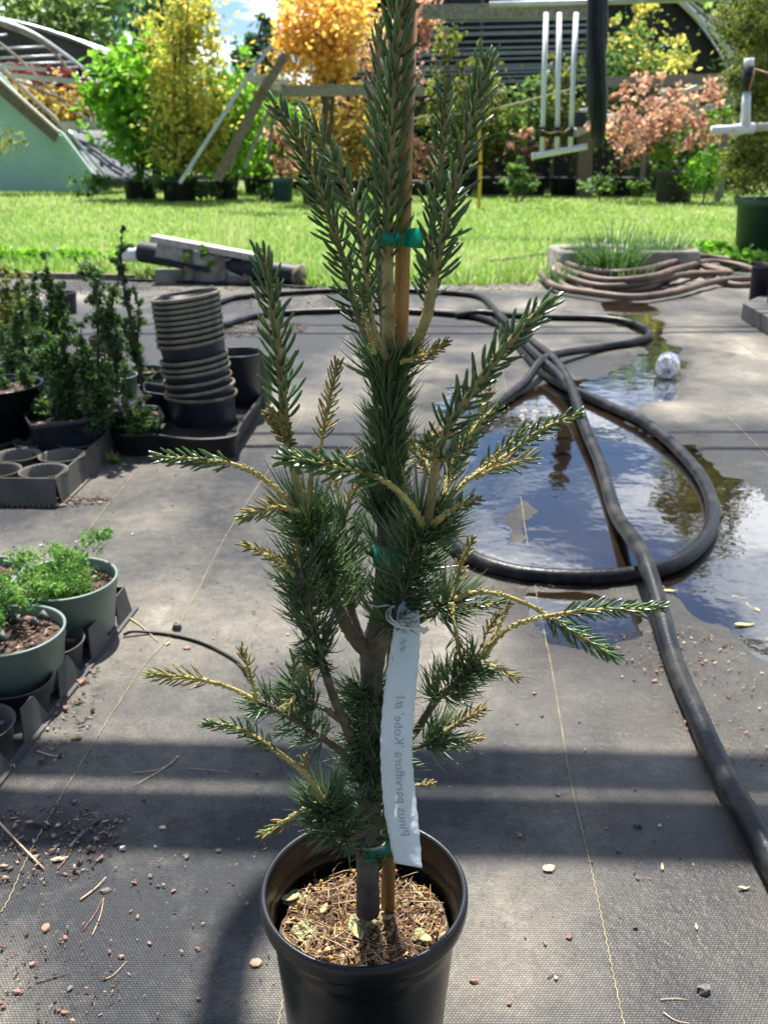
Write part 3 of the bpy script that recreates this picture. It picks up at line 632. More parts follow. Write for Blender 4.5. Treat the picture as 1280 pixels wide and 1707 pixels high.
# big timber beam and pvc manifold in front
bm = empty('timber_beam', P(830, 15, 12.6), 'long weathered timber beam crossing the top of the view', 'beam')
q = MB(); q.beam(P(705, 20, 13), P(1000, 16, 12.6), 0.1, 0.16); q.build('beam', M['wood_grey'], bm)
q = MB(); q.tube([P(815, 8, 12.7), P(1240, -4, 12.4)], 0.035, 8); q.build('rail_pipe', M['metal'], bm)
rc = empty('rolled_shade_curtain', P(995, 245, 12.2), 'thick black rolled cloth hanging straight down from the timber beam', 'curtain')
q = MB(); pts = [P(x, y, 12.2) for x, y in ((996, -120), (996, 0), (994, 60), (993, 140), (997, 200), (998, 246))]
q.tube(spline([tuple(p) for p in pts], 5), [0.115, .115, .12, .12, .115, .115, .12, .125, .125, .12, .125, .125, .12, .12, .12, .125, .125, .12, .12, .11, .10, .085, .08, .07, .06, .05][:26], 14, noise=0.05); q.build('cloth_roll', M['black_cloth'], rc)
for k, x in enumerate((985, 1003)):
    q = MB(); q.tube([P(x, -120, 12.07), P(x - 2, 60, 12.06), P(x + 2, 150, 12.05), P(x + 2, 230, 12.08)], [0.03, 0.035, 0.04, 0.02], 8); q.build('fold', M['black_cloth'], rc)
pv = empty('irrigation_manifold', P(930, 262, 12.0), 'white irrigation pipes hanging as three uprights on a slanting cross pipe', 'irrigation pipe')
for x0, x1, y1 in ((910, 903, 256), (932, 928, 252), (960, 950, 247)):
    q = MB(); q.tube([P(x0, 22, 12.3), P((x0 + x1) / 2, 130, 12.1), P(x1, y1, 12.0)], 0.030, 10); u = q.build('upright', M['pvc'], pv)
    q = MB(); q.tube([P(x1 + 1, 212, 11.99), P(x1, 228, 11.99)], 0.040, 10); q.build('coupling', M['black_cloth'], u, world=True)
q = MB(); q.tube([P(886, 261, 12.0), P(978, 244, 12.0)], 0.036, 12); q.tube([P(886, 261, 12.0), P(889, 260.6, 12.0)], 0.045, 12); q.build('cross_pipe', M['pvc'], pv)
for a, bb in (((903, 217), (930, 219)), ((930, 219), (950, 213))):
    q = MB(); A, B = P(*a, 11.9), P(*bb, 11.9); q.tube([A, A.lerp(B, .5) + Vector((0, 0, -.03)), B], 0.008, 5); q.build('wire', M['copper'], pv)
tag(pxtube([(660, 205), (720, 192), (800, 186), (900, 162), (984, 140)], 12.4, 0.010, M['cord'], None, 'string', 5), 'pale string stretched from the black cloth roll down to the left', 'string')
# timber frame left (leaning struts)
tf = empty('leaning_struts', P(400, 300, 17), 'leaning frame of grey timber struts beside the yellow maple', 'timber frame')
for a, b_, w_, mm in (((300, 305), (412, 130), .06, 'metal'), ((412, 130), (452, 76), .06, 'metal'), ((362, 300), (440, 150), .15, 'wood_brown'), ((440, 150), (476, 92), .13, 'wood_brown'),
                      ((384, 282), (400, 235), .05, 'wood_grey'), ((408, 280), (450, 180), .06, 'wood_grey'), ((446, 270), (458, 178), .05, 'wood_brown'), ((428, 150), (418, 205), .07, 'wood_brown')):
    q = MB(); A, B = P(*a, 17), P(*b_, 17.1); A.z = max(A.z, -0.03); q.beam(A, B, w_, w_, up=(0, 1, 0)); q.build('strut', M[mm], tf)
q = MB(); q.beam(P(410, 128, 16.8), P(470, 150, 17.3), 0.1, 0.1); q.beam(P(425, 124, 16.9), P(480, 140, 17.4), 0.06, 0.06); q.build('cross_piece', M['wood_pale'], tf)
q = MB(); q.beam(P(435, 153, 17.3), P(620, 150, 17.3), 0.12, 0.17); q.beam(P(540, 148, 17.0), P(706, 152, 17.2), 0.1, 0.15); q.build('top_rail', M['wood_grey'], tf)
# right rail
rf = empty('timber_rail', P(1110, 135, 21.5), 'horizontal grey timber rail on posts right of the black cloth roll', 'rail')
q = MB(); q.beam(P(1004, 137, 21.5), P(1226, 131, 21.5), 0.14, 0.2); q.build('rail', M['wood_grey'], rf)
a = P(1221, 131, 21.65); q = MB(); q.beam(Vector((a.x, a.y, -0.03)), a + Vector((0, 0, .8)), 0.16, 0.16, up=(0, 1, 0)); q.build('post', M['wood_grey'], rf)
ho = empty('bare_hoops', P(1180, 100, 20), 'bare silver hoop pipes curving down at the upper right', 'hoop frame')
for pts in (([(1110, -20), (1150, 18), (1190, 55), (1222, 97)]), ([(1185, -20), (1210, 10), (1226, 32), (1250, 70)])):
    pxtube(pts, 20, 0.055, M['metal'], ho, 'hoop')
pxtube([(1120, -20), (1170, 25), (1220, 50)], 20.5, 0.06, M['wood_grey'], ho, 'timber_hoop')
a, c = P(1224, 97, 20), P(1224, 97, 20); a.z = -0.03; q = MB(); q.beam(a, c, 0.1, 0.1, up=(0, 1, 0)); q.build('post', M['wood_grey'], ho)
# stump post
sp_ = empty('short_post', P(975, 305, 22.8), 'short square wooden post with a black cap under the black cloth roll', 'post')
a = P(974, 303, 22.8); q = MB(); q.beam(Vector((a.x, a.y, -0.03)), P(974, 212, 22.8), 0.32, 0.32, up=(0, 1, 0)); q.build('post_body', M['wood_brown'], sp_)
q = MB(); q.beam(P(966, 212, 22.6), P(968, 188, 22.6), 0.2, 0.2, up=(0, 1, 0)); q.build('cap', M['black_cloth'], sp_)
q = MB(); q.tube([P(972, 181, 22.6), P(972, 188, 22.6)], 0.08, 10); q.build('knob', M['pvc'], sp_)
q = MB(); q.beam(P(955, 222, 22.5), P(990, 206, 22.9), 0.2, 0.17); q.beam(P(988, 214, 22.8), P(1085, 212, 22.8), 0.17, 0.14); q.build('arm', M['wood_pale'], sp_)
tag(pxtube([(1020, 189), (1020, 204)], 22.3, 0.17, M['pvc'], None, 'plastic_cup', 14), 'white plastic cup standing on the arm of the short wooden post', 'cup')
# right irrigation pipe
ri = empty('irrigation_pipe', P(1235, 214, 9), 'white and cream water pipe with upright riser at the right edge', 'irrigation pipe')
for a, b_, r_, mm in (((1185, 217), (1226, 215), .037, 'pvc'), ((1222, 216), (1256, 213), .047, 'pvc'), ((1252, 213), (1345, 206), .038, 'pvc_old')):
    q = MB(); q.tube([P(*a, 9), P(*b_, 9)], r_, 14); q.build('pipe', M[mm], ri)
q = MB(); q.tube([P(1241, 214, 9), P(1244, 150, 9)], [.048, .034], 14); q.build('riser', M['pvc'], ri)
q = MB(); q.tube([P(1244, 152, 8.99), P(1247, 112, 8.99)], [.05, .058], 14); q.build('valve', M['pot_black'], ri)
q = MB(); q.tube([P(1247, 113, 9), P(1248, 97, 9)], [.048, .042], 14); q.build('cap', M['pvc'], ri)
q = MB(); q.tube([P(1248, 150, 8.94), P(1258, 115, 8.9), P(1285, 124, 8.9), P(1330, 132, 8.9)], .009, 6); q.build('wire', M['copper'], ri)
for x, Yp in ((1330, 9.06),):
    a = P(x, 212, Yp); q = MB(); q.beam(Vector((a.x, a.y, 0)), a - Vector((0, 0, .02)), 0.05, 0.05, up=(0, 1, 0)); q.build('post', M['wood_brown'], ri)
# lumber heap behind maple
lh = empty('slat_stack', P(1140, 200, 23), 'tumbled grey slats leaning behind the pink maple', 'lumber')
for a, b_ in (((1070, 178), (1190, 135)), ((1090, 190), (1215, 150)), ((1100, 205), (1222, 168)), ((1105, 150), (1150, 205)), ((1130, 150), (1165, 210))):
    q = MB(); q.beam(P(*a, 22.6), P(*b_, 23.2), 0.2, 0.1); q.build('slat', M['wood_pale'], lh)
for x in (1080, 1210):
    a = P(x, 180, 23.1); q = MB(); q.beam(Vector((a.x, a.y, -0.03)), a, 0.1, 0.1, up=(0, 1, 0)); q.build('leg', M['wood_grey'], lh)
q = MB(); a = P(801, 275, 18); q.beam(a, P(797, 195, 18), 0.06, 0.03, up=(0, 1, 0)); a = P(800, 280, 18); 
q.beam(Vector((a.x, 18, -0.03)), P(801, 270, 18), 0.06, 0.03, up=(0, 1, 0)); tag(q.build('marker_stake', M['yellow']), 'flat yellow marker stake standing among the green shrubs', 'stake')

# ---- row pots + their plants
def pot_tree(label_p, label_t, px, ybase, Y, wpx, hpx, pm, blobs, lm, n, leaf, cat='shrub', tr=.03, stems=2, seed=1, gp=None, gt=None, name='shrub', **k):
    e, r1, h = nursery_pot('planter', label_p, px, ybase, Y, wpx, hpx, M[pm], gp, n=26)
    base = Vector((P(px, ybase, Y).x, Y, h * 0.85))
    return tree(name, label_t, cat, px, 0, Y, blobs, lm, n, leaf, tr, gt, stems, 14, seed, base=base, **k)
# left / centre row
pot_tree('wide dark pot under the yellow maple', 'tall yellow and green maple left of the sky gap', 300, 322, 20.6, 62, 34, 'pot_far', [(300, 20, 42, 45), (325, 40, 34, 40), (342, 100, 26, 34), (290, 90, 38, 45), (318, 150, 50, 45), (300, 215, 48, 50), (340, 230, 36, 40)], 'f_yellow', 15000, 0.055, 'tree', .035, 4, 31, name='maple')
pot_tree('wide dark pot beside the bright green bush', 'bright green large leaved bush left of the yellow maple', 235, 322, 21.5, 60, 30, 'pot_far', [(225, 120, 58, 34), (190, 145, 40, 30), (255, 175, 50, 45), (215, 195, 45, 40), (250, 240, 50, 45)], 'f_bright', 9000, 0.10, 'shrub', .03, 5, 32)
pot_tree('dark pot at the foot of the leaning struts', 'leafy green shrub between the struts and the yellow maple', 378, 320, 21.2, 42, 30, 'pot_far', [(385, 180, 45, 45), (350, 200, 40, 45), (400, 240, 40, 40), (360, 255, 40, 35)], 'f_bright', 7000, 0.07, 'shrub', .025, 4, 33)
pot_tree('dark pot behind the struts', 'mid green bush behind the leaning struts', 430, 312, 24, 50, 26, 'pot_far', [(440, 190, 45, 45), (410, 150, 30, 40), (470, 230, 40, 45), (420, 245, 45, 40)], 'f_bright', 7000, 0.07, 'shrub', .025, 4, 34)
pot_tree('teal blue pot standing at the edge of the lawn', 'small deep pink maple in the teal pot', 472, 331, 20.4, 38, 36, 'pot_teal', [(462, 215, 14, 30), (475, 270, 22, 26), (458, 180, 9, 22)], 'f_pink', 1500, 0.05, 'shrub', .02, 3, 35)
pot_tree('dark pot under the orange maple', 'tall orange and gold maple right of the sky gap', 530, 322, 19.5, 60, 36, 'pot_far', [(515, 20, 42, 36), (545, 60, 55, 45), (492, 62, 30, 22), (525, 110, 50, 40), (560, 20, 50, 40)], 'f_orange', 9500, 0.055, 'tree', .04, 4, 36, name='maple')
T('maple', 'gold yellow crown of the maple mixed into the orange maple', 'tree', 545, 322, 20.2, [(530, 30, 46, 42), (555, 80, 38, 40), (570, 10, 45, 30)], 'f_yellow', 3600, 0.055, .03, seed=37, z0=-0.03, stems=2)
pot_tree('dark pot left of the brown stake', 'yellow green spreading maple low behind the white pine leader', 575, 318, 21, 70, 32, 'pot_far', [(560, 215, 55, 40), (610, 200, 48, 38), (590, 255, 60, 35)], 'f_rust', 6000, 0.06, 'shrub', .03, 4, 38)
T('maple', 'pink red maple with airy branches before the shade house', 'tree', 640, 322, 21.5, [(615, 80, 34, 32), (660, 110, 30, 40), (700, 30, 24, 40), (700, 75, 22, 22), (560, 150, 26, 22)], 'f_pink', 4500, 0.055, .03, seed=39, z0=-0.03, stems=3)
T('shrub', 'small rosy shrub low down right of the pine leader', 'shrub', 715, 318, 20.5, [(712, 265, 22, 22), (695, 250, 15, 18)], 'f_pink', 900, 0.06, .02, seed=40, z0=-0.03)
# right row
row = [(760, 302, 'f_olive', [(752, 72, 22, 26), (755, 160, 38, 40), (765, 225, 45, 35)], 'olive green upright evergreen nearest the pine on its right'),
       (822, 305, 'f_olive', [(825, 185, 38, 40), (815, 225, 42, 36), (795, 110, 16, 26)], 'olive green bushy evergreen behind the yellow stake'),
       (880, 305, 'f_mid', [(880, 175, 42, 45), (875, 222, 45, 34)], 'mid green bushy evergreen behind the white uprights'),
       (945, 306, 'f_olive', [(945, 165, 36, 48), (940, 218, 42, 36)], 'olive green evergreen just left of the short wooden post'),
       (1030, 303, 'f_mid', [(1040, 110, 45, 50), (1030, 180, 50, 50)], 'mid green evergreen just right of the black cloth roll')]
for i, (px, yb, lm, bl, lb) in enumerate(row):
    pot_tree('black nursery tub in the row behind the lawn holding the ' + lb.split(' just')[0].split(' behind')[0].split(' nearest')[0], lb, px, yb, 23.5, 66, 28, 'pot_far', bl, lm, 4600, 0.055, 'evergreen', .03, 3, 50 + i, 'black nursery tubs in a row', 'evergreens in black tubs')
T('maple', 'yellow green feathery maple above the timber rail', 'tree', 1075, 305, 24.5, [(1060, 60, 35, 45), (1110, 90, 40, 18), (1085, 110, 50, 20), (1040, 40, 18, 30)], 'f_yellow', 2600, 0.06, .03, seed=60, z0=-0.03, stems=3)
T('shrub', 'pale brown twiggy shrub low among the black tubs', 'shrub', 880, 305, 22.6, [(870, 235, 28, 14), (900, 250, 20, 10)], 'f_pink', 500, 0.06, .02, seed=61, z0=-0.03)
pot_tree('square looking grey black pot on the lawn under the pink maple', 'spreading pink leaved maple in the grey black pot', 1121, 332, 20.2, 68, 50, 'pot_grey', [(1095, 145, 45, 18), (1075, 175, 55, 18), (1150, 170, 55, 20), (1050, 205, 60, 18), (1110, 220, 70, 22), (1180, 215, 36, 25), (1060, 240, 50, 20), (1140, 245, 45, 15), (1190, 155, 22, 16)], 'f_pink', 7500, 0.045, 'tree', .03, 6, 62, name='maple')
T('shrub', 'small vivid green shoot in the middle of the pink maple pot', 'shrub', 1112, 285, 19.8, [(1112, 228, 12, 14), (1100, 255, 20, 20)], 'f_bright', 500, 0.06, .012, seed=63, z0=0.5)
T('shrub', 'low bright golden green conifer right of the grey black pot', 'conifer', 1172, 322, 19.4, [(1165, 285, 26, 24), (1190, 275, 24, 20), (1200, 195, 18, 14)], 'f_bright', 3000, 0.04, .02, seed=64, z0=-0.03)
for px, w_, lb in ((1035, 90, 'long low black tub right of the short wooden post'), (345, 60, 'low black tub below the yellow maple'), (690, 70, 'low dark tub behind the brown stake')):
    nursery_pot('planter', lb, px, 304, 23.2, w_, 24, M['pot_far'], 'black nursery tubs in a row', n=24)
# hedge in the far right behind
T('shrub', 'dark green hedge plant behind the pink maple', 'shrub', 1140, 300, 25, [(1100, 240, 60, 45), (1180, 240, 60, 45)], 'f_mid', 5000, 0.08, .03, seed=65, z0=-0.03, stems=3)
T('shrub', 'dark green undergrowth behind the left row of pots', 'shrub', 300, 300, 26, [(250, 250, 70, 50), (340, 240, 70, 50), (440, 260, 60, 40)], 'f_dark', 9000, 0.08, .03, seed=66, z0=-0.03, stems=4)
T('shrub', 'dark green undergrowth behind the orange maple', 'shrub', 580, 300, 26, [(540, 240, 60, 50), (640, 240, 60, 50), (720, 230, 50, 50)], 'f_dark', 8000, 0.08, .03, seed=67, z0=-0.03, stems=4)
# big conifer at the right edge in a dark green tub
e, r1, h = nursery_pot('planter', 'large round dark green tub at the right edge of the lawn', 1284, 412, 9.6, 134, 94, M['pot_darkgreen'])
tree('conifer', 'dense golden tipped conifer in the large dark green tub', 'conifer', 1284, 0, 9.6, [(1282, 20, 52, 60), (1275, 90, 50, 60), (1300, 150, 60, 60), (1262, 280, 48, 36), (1300, 250, 60, 50), (1240, 255, 28, 18)], 'f_olive', 30000, 0.022, .06, None, 1, 16, 68, base=Vector((P(1284, 412, 9.6).x, 9.6, h * .85)), aspect=0.3, clump=40)
tree('conifer', 'tall dark green conifer at the right edge behind the golden one', 'conifer', 1300, 330, 11.5, [(1290, -60, 70, 90), (1290, 60, 60, 90), (1300, 170, 60, 70), (1310, -160, 60, 90)], 'f_dark', 12000, 0.045, .08, None, 1, 16, 69, z0=-0.03, aspect=0.3)
# weeds along the foot of the back row
wl = ['leafy weed clump at the foot of the mint wall', 'bright leafy weed in front of the dark plastic sheet', 'bushy weed beside the dark pot under the struts', 'weed clump left of the short wooden post', 'weed clump right of the short wooden post', 'tall thin weed before the black tubs', 'weed clump against the teal pot', 'weed clump left of the grey black pot']
for i, (px, py, rx, ry) in enumerate(((150, 300, 30, 22), (283, 300, 30, 20), (335, 310, 26, 16), (868, 300, 22, 18), (1000, 300, 22, 16), (860, 272, 7, 20), (440, 315, 22, 16), (1062, 305, 18, 14))):
    tree('weed', wl[i], 'weed', px, 320, 20.6, [(px, py + ry * .4, rx * 1.1, ry * .6), (px + rx * .5, py, rx * .5, ry * .5)], 'f_mid', 1100, 0.045, .01, 'weeds along the back row', 3, 6, 80 + i, z0=-0.03, crown='leaves')
# ================================================================== MIDGROUND
# hoses
def hose(name, label, pts, rad, m_, lift=None, cat='hose', n=12, dens=8):
    pp = []
    for i, p in enumerate(pts):
        g = G(p[0], p[1], rad); dz = (p[2] if len(p) > 2 else 0)
        pp.append((g.x, g.y, max(gz(g.x, g.y), -0.006) + rad + dz))
    q = MB(); q.tube([Vector(a) for a in spline(pp, dens)], rad, n)
    return tag(q.build(name, m_), label, cat)
HR = 0.0205
m = M['hose']; t = m.node_tree; n_ = t.nodes; l_ = t.links
hose('hose', 'thick black hose lying in a large loop through the puddle', [(365, 545), (430, 526), (520, 519), (600, 518), (700, 520), (780, 527), (832, 542), (872, 585), (915, 628), (1000, 668), (1080, 708), (1150, 768), (1184, 825), (1183, 880), (1140, 928), (1070, 952), (980, 960), (880, 955), (810, 940), (762, 912), (722, 868), (712, 805), (745, 740), (812, 685), (872, 643, .01), (900, 620, .05), (930, 600, .03), (1000, 580), (1052, 571), (1083, 556), (1060, 539), (1000, 531), (900, 529), (855, 530, .012), (800, 529, .03), (760, 526)], HR, m)
hose('hose', 'thick black hose running over the loop and out at the lower right', [(362, 505), (400, 495), (470, 489), (600, 483), (700, 485), (760, 489), (800, 495), (820, 512), (828, 535, .045), (855, 560, .04), (890, 588, .045), (925, 620, .05), (950, 660, .048), (975, 720, .02), (1000, 775, .01), (1025, 850), (1050, 915, .04), (1068, 958, .05), (1090, 1010, .03), (1122, 1100), (1160, 1190), (1205, 1290), (1250, 1370), (1320, 1500), (1400, 1640)], HR, m)
hose('hose', 'thinner black hose crossing over the thick one behind the pine', [(700, 517), (780, 522), (830, 533, .03), (850, 560, .05), (885, 600, .05), (930, 640, .05), (950, 665, .04)], HR * .85, m)
hose('hose', 'thin black hose lying across the lawn at the left of the concrete trough', [(812, 436), (850, 432), (905, 424), (940, 416)], 0.016, m, 0, 'hose', 8)
hose('tubing', 'thin black tubing lying on the fabric left of the pine', [(206, 1060, .002), (222, 1057, .006), (255, 1055), (290, 1060), (330, 1070), (370, 1088), (400, 1108), (418, 1135)], 0.0036, m, cat='tubing', n=8)
# coil of brown hoses in front of the trough : a single long hose
ring = []
rr = random.Random(3)
for k in range(7):
    o = k * 3.2; zz = 0.012 * (k % 3)
    ring += [(1150 - o, 452 + (k % 2) * 3, zz + .03), (1080, 478 - o * 1.3, zz + .01), (1000, 484 - o * 1.2, zz), (945, 476 - o * 1.5, zz + .01), (918 + k * 4, 455 - o * .3, zz + .04)] if k % 2 == 0 else [(930 + k * 4, 470 - o * .8, zz + .04), (985, 487 - o * 1.1, zz + .02), (1060, 487 - o * 1.3, zz + .02), (1140, 474 - o * .9, zz + .02), (1205, 466 - o * .8, zz + .02)]
ring = [(a_ + rr.uniform(-12, 12), b_ + rr.uniform(-2.5, 2.5), c_ + rr.uniform(-.01, .02)) for a_, b_, c_ in ring]
hose('hose', 'brown hose coiled loosely round the front of the concrete trough', [(1290, 470, .0), (1220, 474)] + ring, 0.024, M['hose_brown'], n=10)
for i, (pts, lb) in enumerate(((((900, 462, .03), (925, 482, .02), (990, 494, .02), (1060, 499, .02), (1130, 490, .02), (1190, 474, .02), (1262, 468, .02)), 'outermost brown hose sweeping before the coil'),
                 (((915, 445, .06), (950, 468, .07), (1010, 483, .07), (1080, 480, .08), (1140, 462, .08), (1180, 450, .07), (1230, 452, .05), (1270, 462, .03)), 'brown hose lying on top of the coil and bending down at the right'),
                 (((925, 440, .1), (945, 458, .09), (1000, 473, .09), (1060, 474, .1), (1120, 458, .1), (1165, 444, .09), (1210, 444, .06), (1290, 450, .03)), 'uppermost brown hose of the coil beside the trough'))):
    hose('hose', lb, pts, 0.026, M['hose_brown'], n=10)
# concrete trough
c = G(1048, 462); tr_ = empty('concrete_trough', c, 'low weathered concrete trough overgrown with grass on the lawn edge', 'trough')
q = MB(); L_, W2, H_ = 1.24, 0.62, 0.245
def rrect(l, w_, z, r=.16, n=6):
    o = []
    for cx, cy, a0 in ((l / 2 - r, w_ / 2 - r, 0), (-l / 2 + r, w_ / 2 - r, 90), (-l / 2 + r, -w_ / 2 + r, 180), (l / 2 - r, -w_ / 2 + r, 270)):
        for k in range(n + 1):
            a = R(a0 + 90 * k / n); o.append(Vector((cx + r * math.cos(a), cy + r * math.sin(a), z)))
    return o
def loft(q, rings, M4, cap=True):
    k = len(rings[0]); vs = [M4 @ v for r_ in rings for v in r_]
    fs = [(i * k + j, i * k + (j + 1) % k, (i + 1) * k + (j + 1) % k, (i + 1) * k + j) for i in range(len(rings) - 1) for j in range(k)]
    if cap: fs += [tuple((len(rings) - 1) * k + j for j in range(k))]
    q.add(vs, fs)
MT = Matrix.Translation((c.x, c.y + .3, -0.03)) @ Matrix.Rotation(R(3), 4, 'Z')
loft(q, [rrect(L_ + .02, W2, 0), rrect(L_, W2, H_ - .02), rrect(L_ - .03, W2 - .03, H_), rrect(L_ - .12, W2 - .12, H_ - .004), rrect(L_ - .16, W2 - .16, H_ - .03), rrect(L_ - .16, W2 - .16, H_ * .6)], MT)
q.build('basin', M['concrete'], tr_)
q = MB(); sc = MT @ Vector((0, 0, H_ * .62)); q.box(sc, (L_ - .17, W2 - .17, .01), R(3)); q.build('soil', M['soil'], tr_)
def tuft(name, label, c, n, r, h, seed, wd=.006, cat='grass tuft', lean=1.0, tadd=0, group=None, mm='grass'):
    g = np.random.default_rng(seed); a = g.random(n) * 6.283; rad = r * np.sqrt(g.random(n)); base = np.stack([c.x + rad * np.cos(a), c.y + rad * np.sin(a), np.full(n, c.z)], 1)
    b2 = a + g.normal(size=n) * .7; le = lean * (0.2 + 0.8 * g.random(n)); hh_ = h * (.45 + .55 * g.random(n)); Vs = []; K = 6
    dx_, dy_ = np.cos(b2), np.sin(b2)
    for k in range(K + 1):
        t_ = k / K; z = hh_ * (t_ - 0.45 * le * t_ ** 2.4); o = hh_ * le * 0.75 * t_ ** 1.7; ww = wd * (1 - t_ ** 1.5 * .92)
        p = base + np.stack([dx_ * o, dy_ * o, z], 1); s_ = np.stack([-dy_, dx_, 0 * a], 1) * ww
        Vs += [p - s_, p + s_]
    V = np.stack(Vs, 1).reshape(-1, 3); st = 2 * (K + 1); i = np.arange(n)[:, None] * st
    Fq = np.concatenate([i + np.array([[2 * k, 2 * k + 1, 2 * k + 3, 2 * k + 2]]) for k in range(K)], 0)
    tt = np.repeat(np.clip(.25 + .5 * g.random(n) + tadd, 0, 1), st)
    return tag(np_mesh(name, V, Fq, M[mm], tint=tt), label, cat, group)
M['tuft'] = mat('tuft', (.05, .1, .03), .4, tint=((0.05, 0.11, 0.03), (0.09, 0.19, 0.05), (0.17, 0.28, 0.09)), trans=.4)
tuft('grass_tuft', 'big arching grass tuft growing in front of the concrete trough', Vector((G(1015, 470).x, G(1015, 470).y, 0)), 420, .24, .58, 1, .0075, mm='tuft')
tuft('grass_tuft', 'smaller grass tuft at the right end of the concrete trough', Vector((G(1105, 455).x, G(1105, 455).y + .1, .1)), 200, .22, .34, 2, .007, mm='tuft')
tuft('grass_tuft', 'grass tuft behind the left end of the concrete trough', Vector((G(955, 440).x, G(955, 440).y, 0)), 70, .14, .30, 3, .006)
tuft('grass_tuft', 'dry seeding grass tuft behind the dumped timber', Vector((G(385, 412).x, G(385, 412).y, 0)), 130, .30, .62, 4, .003, tadd=.35, lean=.6)
tuft('grass_tuft', 'thin dry grass left of the dumped timber behind the rail', Vector((G(470, 420).x, G(470, 420).y, 0)), 70, .3, .36, 5, .003, tadd=.3, lean=.6)
tuft('grass_tuft', 'grass tuft at the foot of the large dark green tub', Vector((G(1235, 420).x, G(1235, 420).y, 0)), 90, .2, .26, 6, .006)
tuft('grass_tuft', 'grass tuft pushing up through the left end of the hose coil', Vector((G(935, 478).x, G(935, 478).y, 0)), 120, .12, .26, 7, .006, mm='tuft')
tuft('grass_tuft', 'thin arching grass over the middle of the hose coil', Vector((G(1050, 482).x, G(1050, 482).y, 0)), 70, .16, .30, 8, .006, mm='tuft')
for i, (px, py, rx, ry, lb) in enumerate(((1190, 420, 40, 14, 'bright weedy clump left of the large dark green tub'), (1245, 436, 34, 14, 'moss like golden clump above the right hand trays'), (30, 432, 46, 16, 'bright leafy weeds at the left lawn edge'), (110, 430, 46, 14, 'bright leafy weeds behind the upright conifer seedlings'), (200, 436, 34, 12, 'leafy weeds left of the pale drain pipe'))):
    g_ = G(px, py + 12)
    tree('weed', lb, 'weed', px, 0, g_.y, [(px, py, rx, ry)], 'f_bright', 1500, 0.026, .004, 'weeds on the lawn edge', 3, 6, 120 + i, base=Vector((g_.x, g_.y, -.02)), crown='leaves')
# dumped timber and pipe
YT = G(400, 470).y
pipe_a, pipe_b = P(236, 420, YT + .25), P(500, 461, YT - .25)
pp_ = empty('drain_pipe', pipe_b, 'fat black plastic pipe lying under the dumped timber', 'pipe')
q = MB(); d_ = (pipe_b - pipe_a); r_ = .085
q.tube([pipe_a.lerp(pipe_b, k / 8) for k in range(9)], r_, 20, caps=False); q.tube([pipe_b, pipe_b.lerp(pipe_a, .3)], r_ * .9, 20, caps=False)
q.build('tube', M['pot_dusty'], pp_)
q = MB(); q.tube([pipe_b.lerp(pipe_a, -.012), pipe_b.lerp(pipe_a, .02)], r_ * 1.06, 20); q.build('end_cap', M['rim_dust'], pp_)
q = MB(); q.tube([P(205, 424, YT + .3), P(258, 424, YT + .28)], .062, 16); tag(q.build('pipe', M['pvc']), 'short pale grey pipe end lying left of the dumped timber', 'pipe')
tm = empty('dumped_timber', G(340, 470), 'broken wooden rack dumped across the pipe at the lawn edge', 'timber')
q = MB(); A, B = P(256, 397, YT), P(438, 430, YT - .1); q.beam(A, B, .16, .05); q.build('top_plank', M['wood_pale'], tm)
q = MB(); A2, B2 = P(262, 418, YT - .02), P(430, 455, YT - .12); q.beam(A2, B2, .05, .12, up=(0, .2, 1)); q.build('side_plank', M['wood_pale'], tm)
q = MB(); A3, B3 = P(258, 432, YT - .06), P(350, 450, YT - .1); q.beam(A3, B3, .06, .04); q.build('black_strip', M['pot_dusty'], tm)
for k in (.32, .62, .86):
    a = A.lerp(B, k); q = MB(); q.beam(a, Vector((a.x + .01, a.y - .06, .02)), .07, .09, up=(0, 1, 0)); q.build('block', M['wood_brown'], tm)
q = MB(); A4, B4 = P(262, 462, YT - .02), P(440, 474, YT - .1); A4.z = .045; B4.z = .04; q.beam(A4, B4, .1, .12); q.build('bottom_plank', M['concrete'], tm)
tree('weed', 'green creeper leaf clump hanging through the dumped timber', 'weed', 300, 0, YT - .14, [(302, 430, 9, 26), (345, 430, 10, 18)], 'f_bright', 260, .02, .004, None, 1, 3, 131, base=Vector((P(302, 455, YT - .14).x, YT - .14, 0)), crown='leaves')
# timber edging left + black edging pipe
q = MB(); A, B = G(-60, 461), G(225, 467); A.z = B.z = .02; q.beam(A, B, .06, .05); tag(q.build('edging_board', M['wood_brown']), 'long low timber edging between lawn and fabric at the left', 'board')
q = MB(); A, B = G(-60, 424), G(62, 428); A.z = B.z = .03; q.beam(A, B, .06, .05); tag(q.build('board', M['wood_brown']), 'weathered board lying in the lawn at the left edge', 'board')
hose('tubing', 'black edging tube along the far edge of the fabric before the dumped timber', [(200, 466), (260, 468), (350, 472), (440, 475), (520, 480)], .012, m, cat='tubing', n=8)

# clear bottle end on
c = G(1110, 632); bo = empty('plastic_bottle', c, 'clear crumpled plastic bottle lying end on in the puddle', 'bottle', rot=(0, 0, 0))
M['clear'] = mat('clear', (.85, .88, .9), .12, (.95, .96, .97), 20, .8, 40); M['clear'].node_tree.nodes['Principled BSDF'].inputs['Transmission Weight'].default_value = .96; M['clear'].node_tree.nodes['Principled BSDF'].inputs['IOR'].default_value = 1.25
q = MB(); Mb = Matrix.Translation((c.x, c.y, .055)) @ Matrix.Rotation(R(-17), 4, 'Z') @ Matrix.Rotation(R(86), 4, 'X')
prof = [(.001, .012), (.018, .006), (.030, -.004), (.042, 0.0), (.0535, -.012)] + [(.054 + .002 * math.sin(k * 1.9), -.012 - k * .012) for k in range(1, 14)] + [(.045, -.19), (.025, -.22), (.014, -.235), (.014, -.255)]
q.lathe(prof, 30, Mb); q.build('bottle_body', M['clear'], bo)
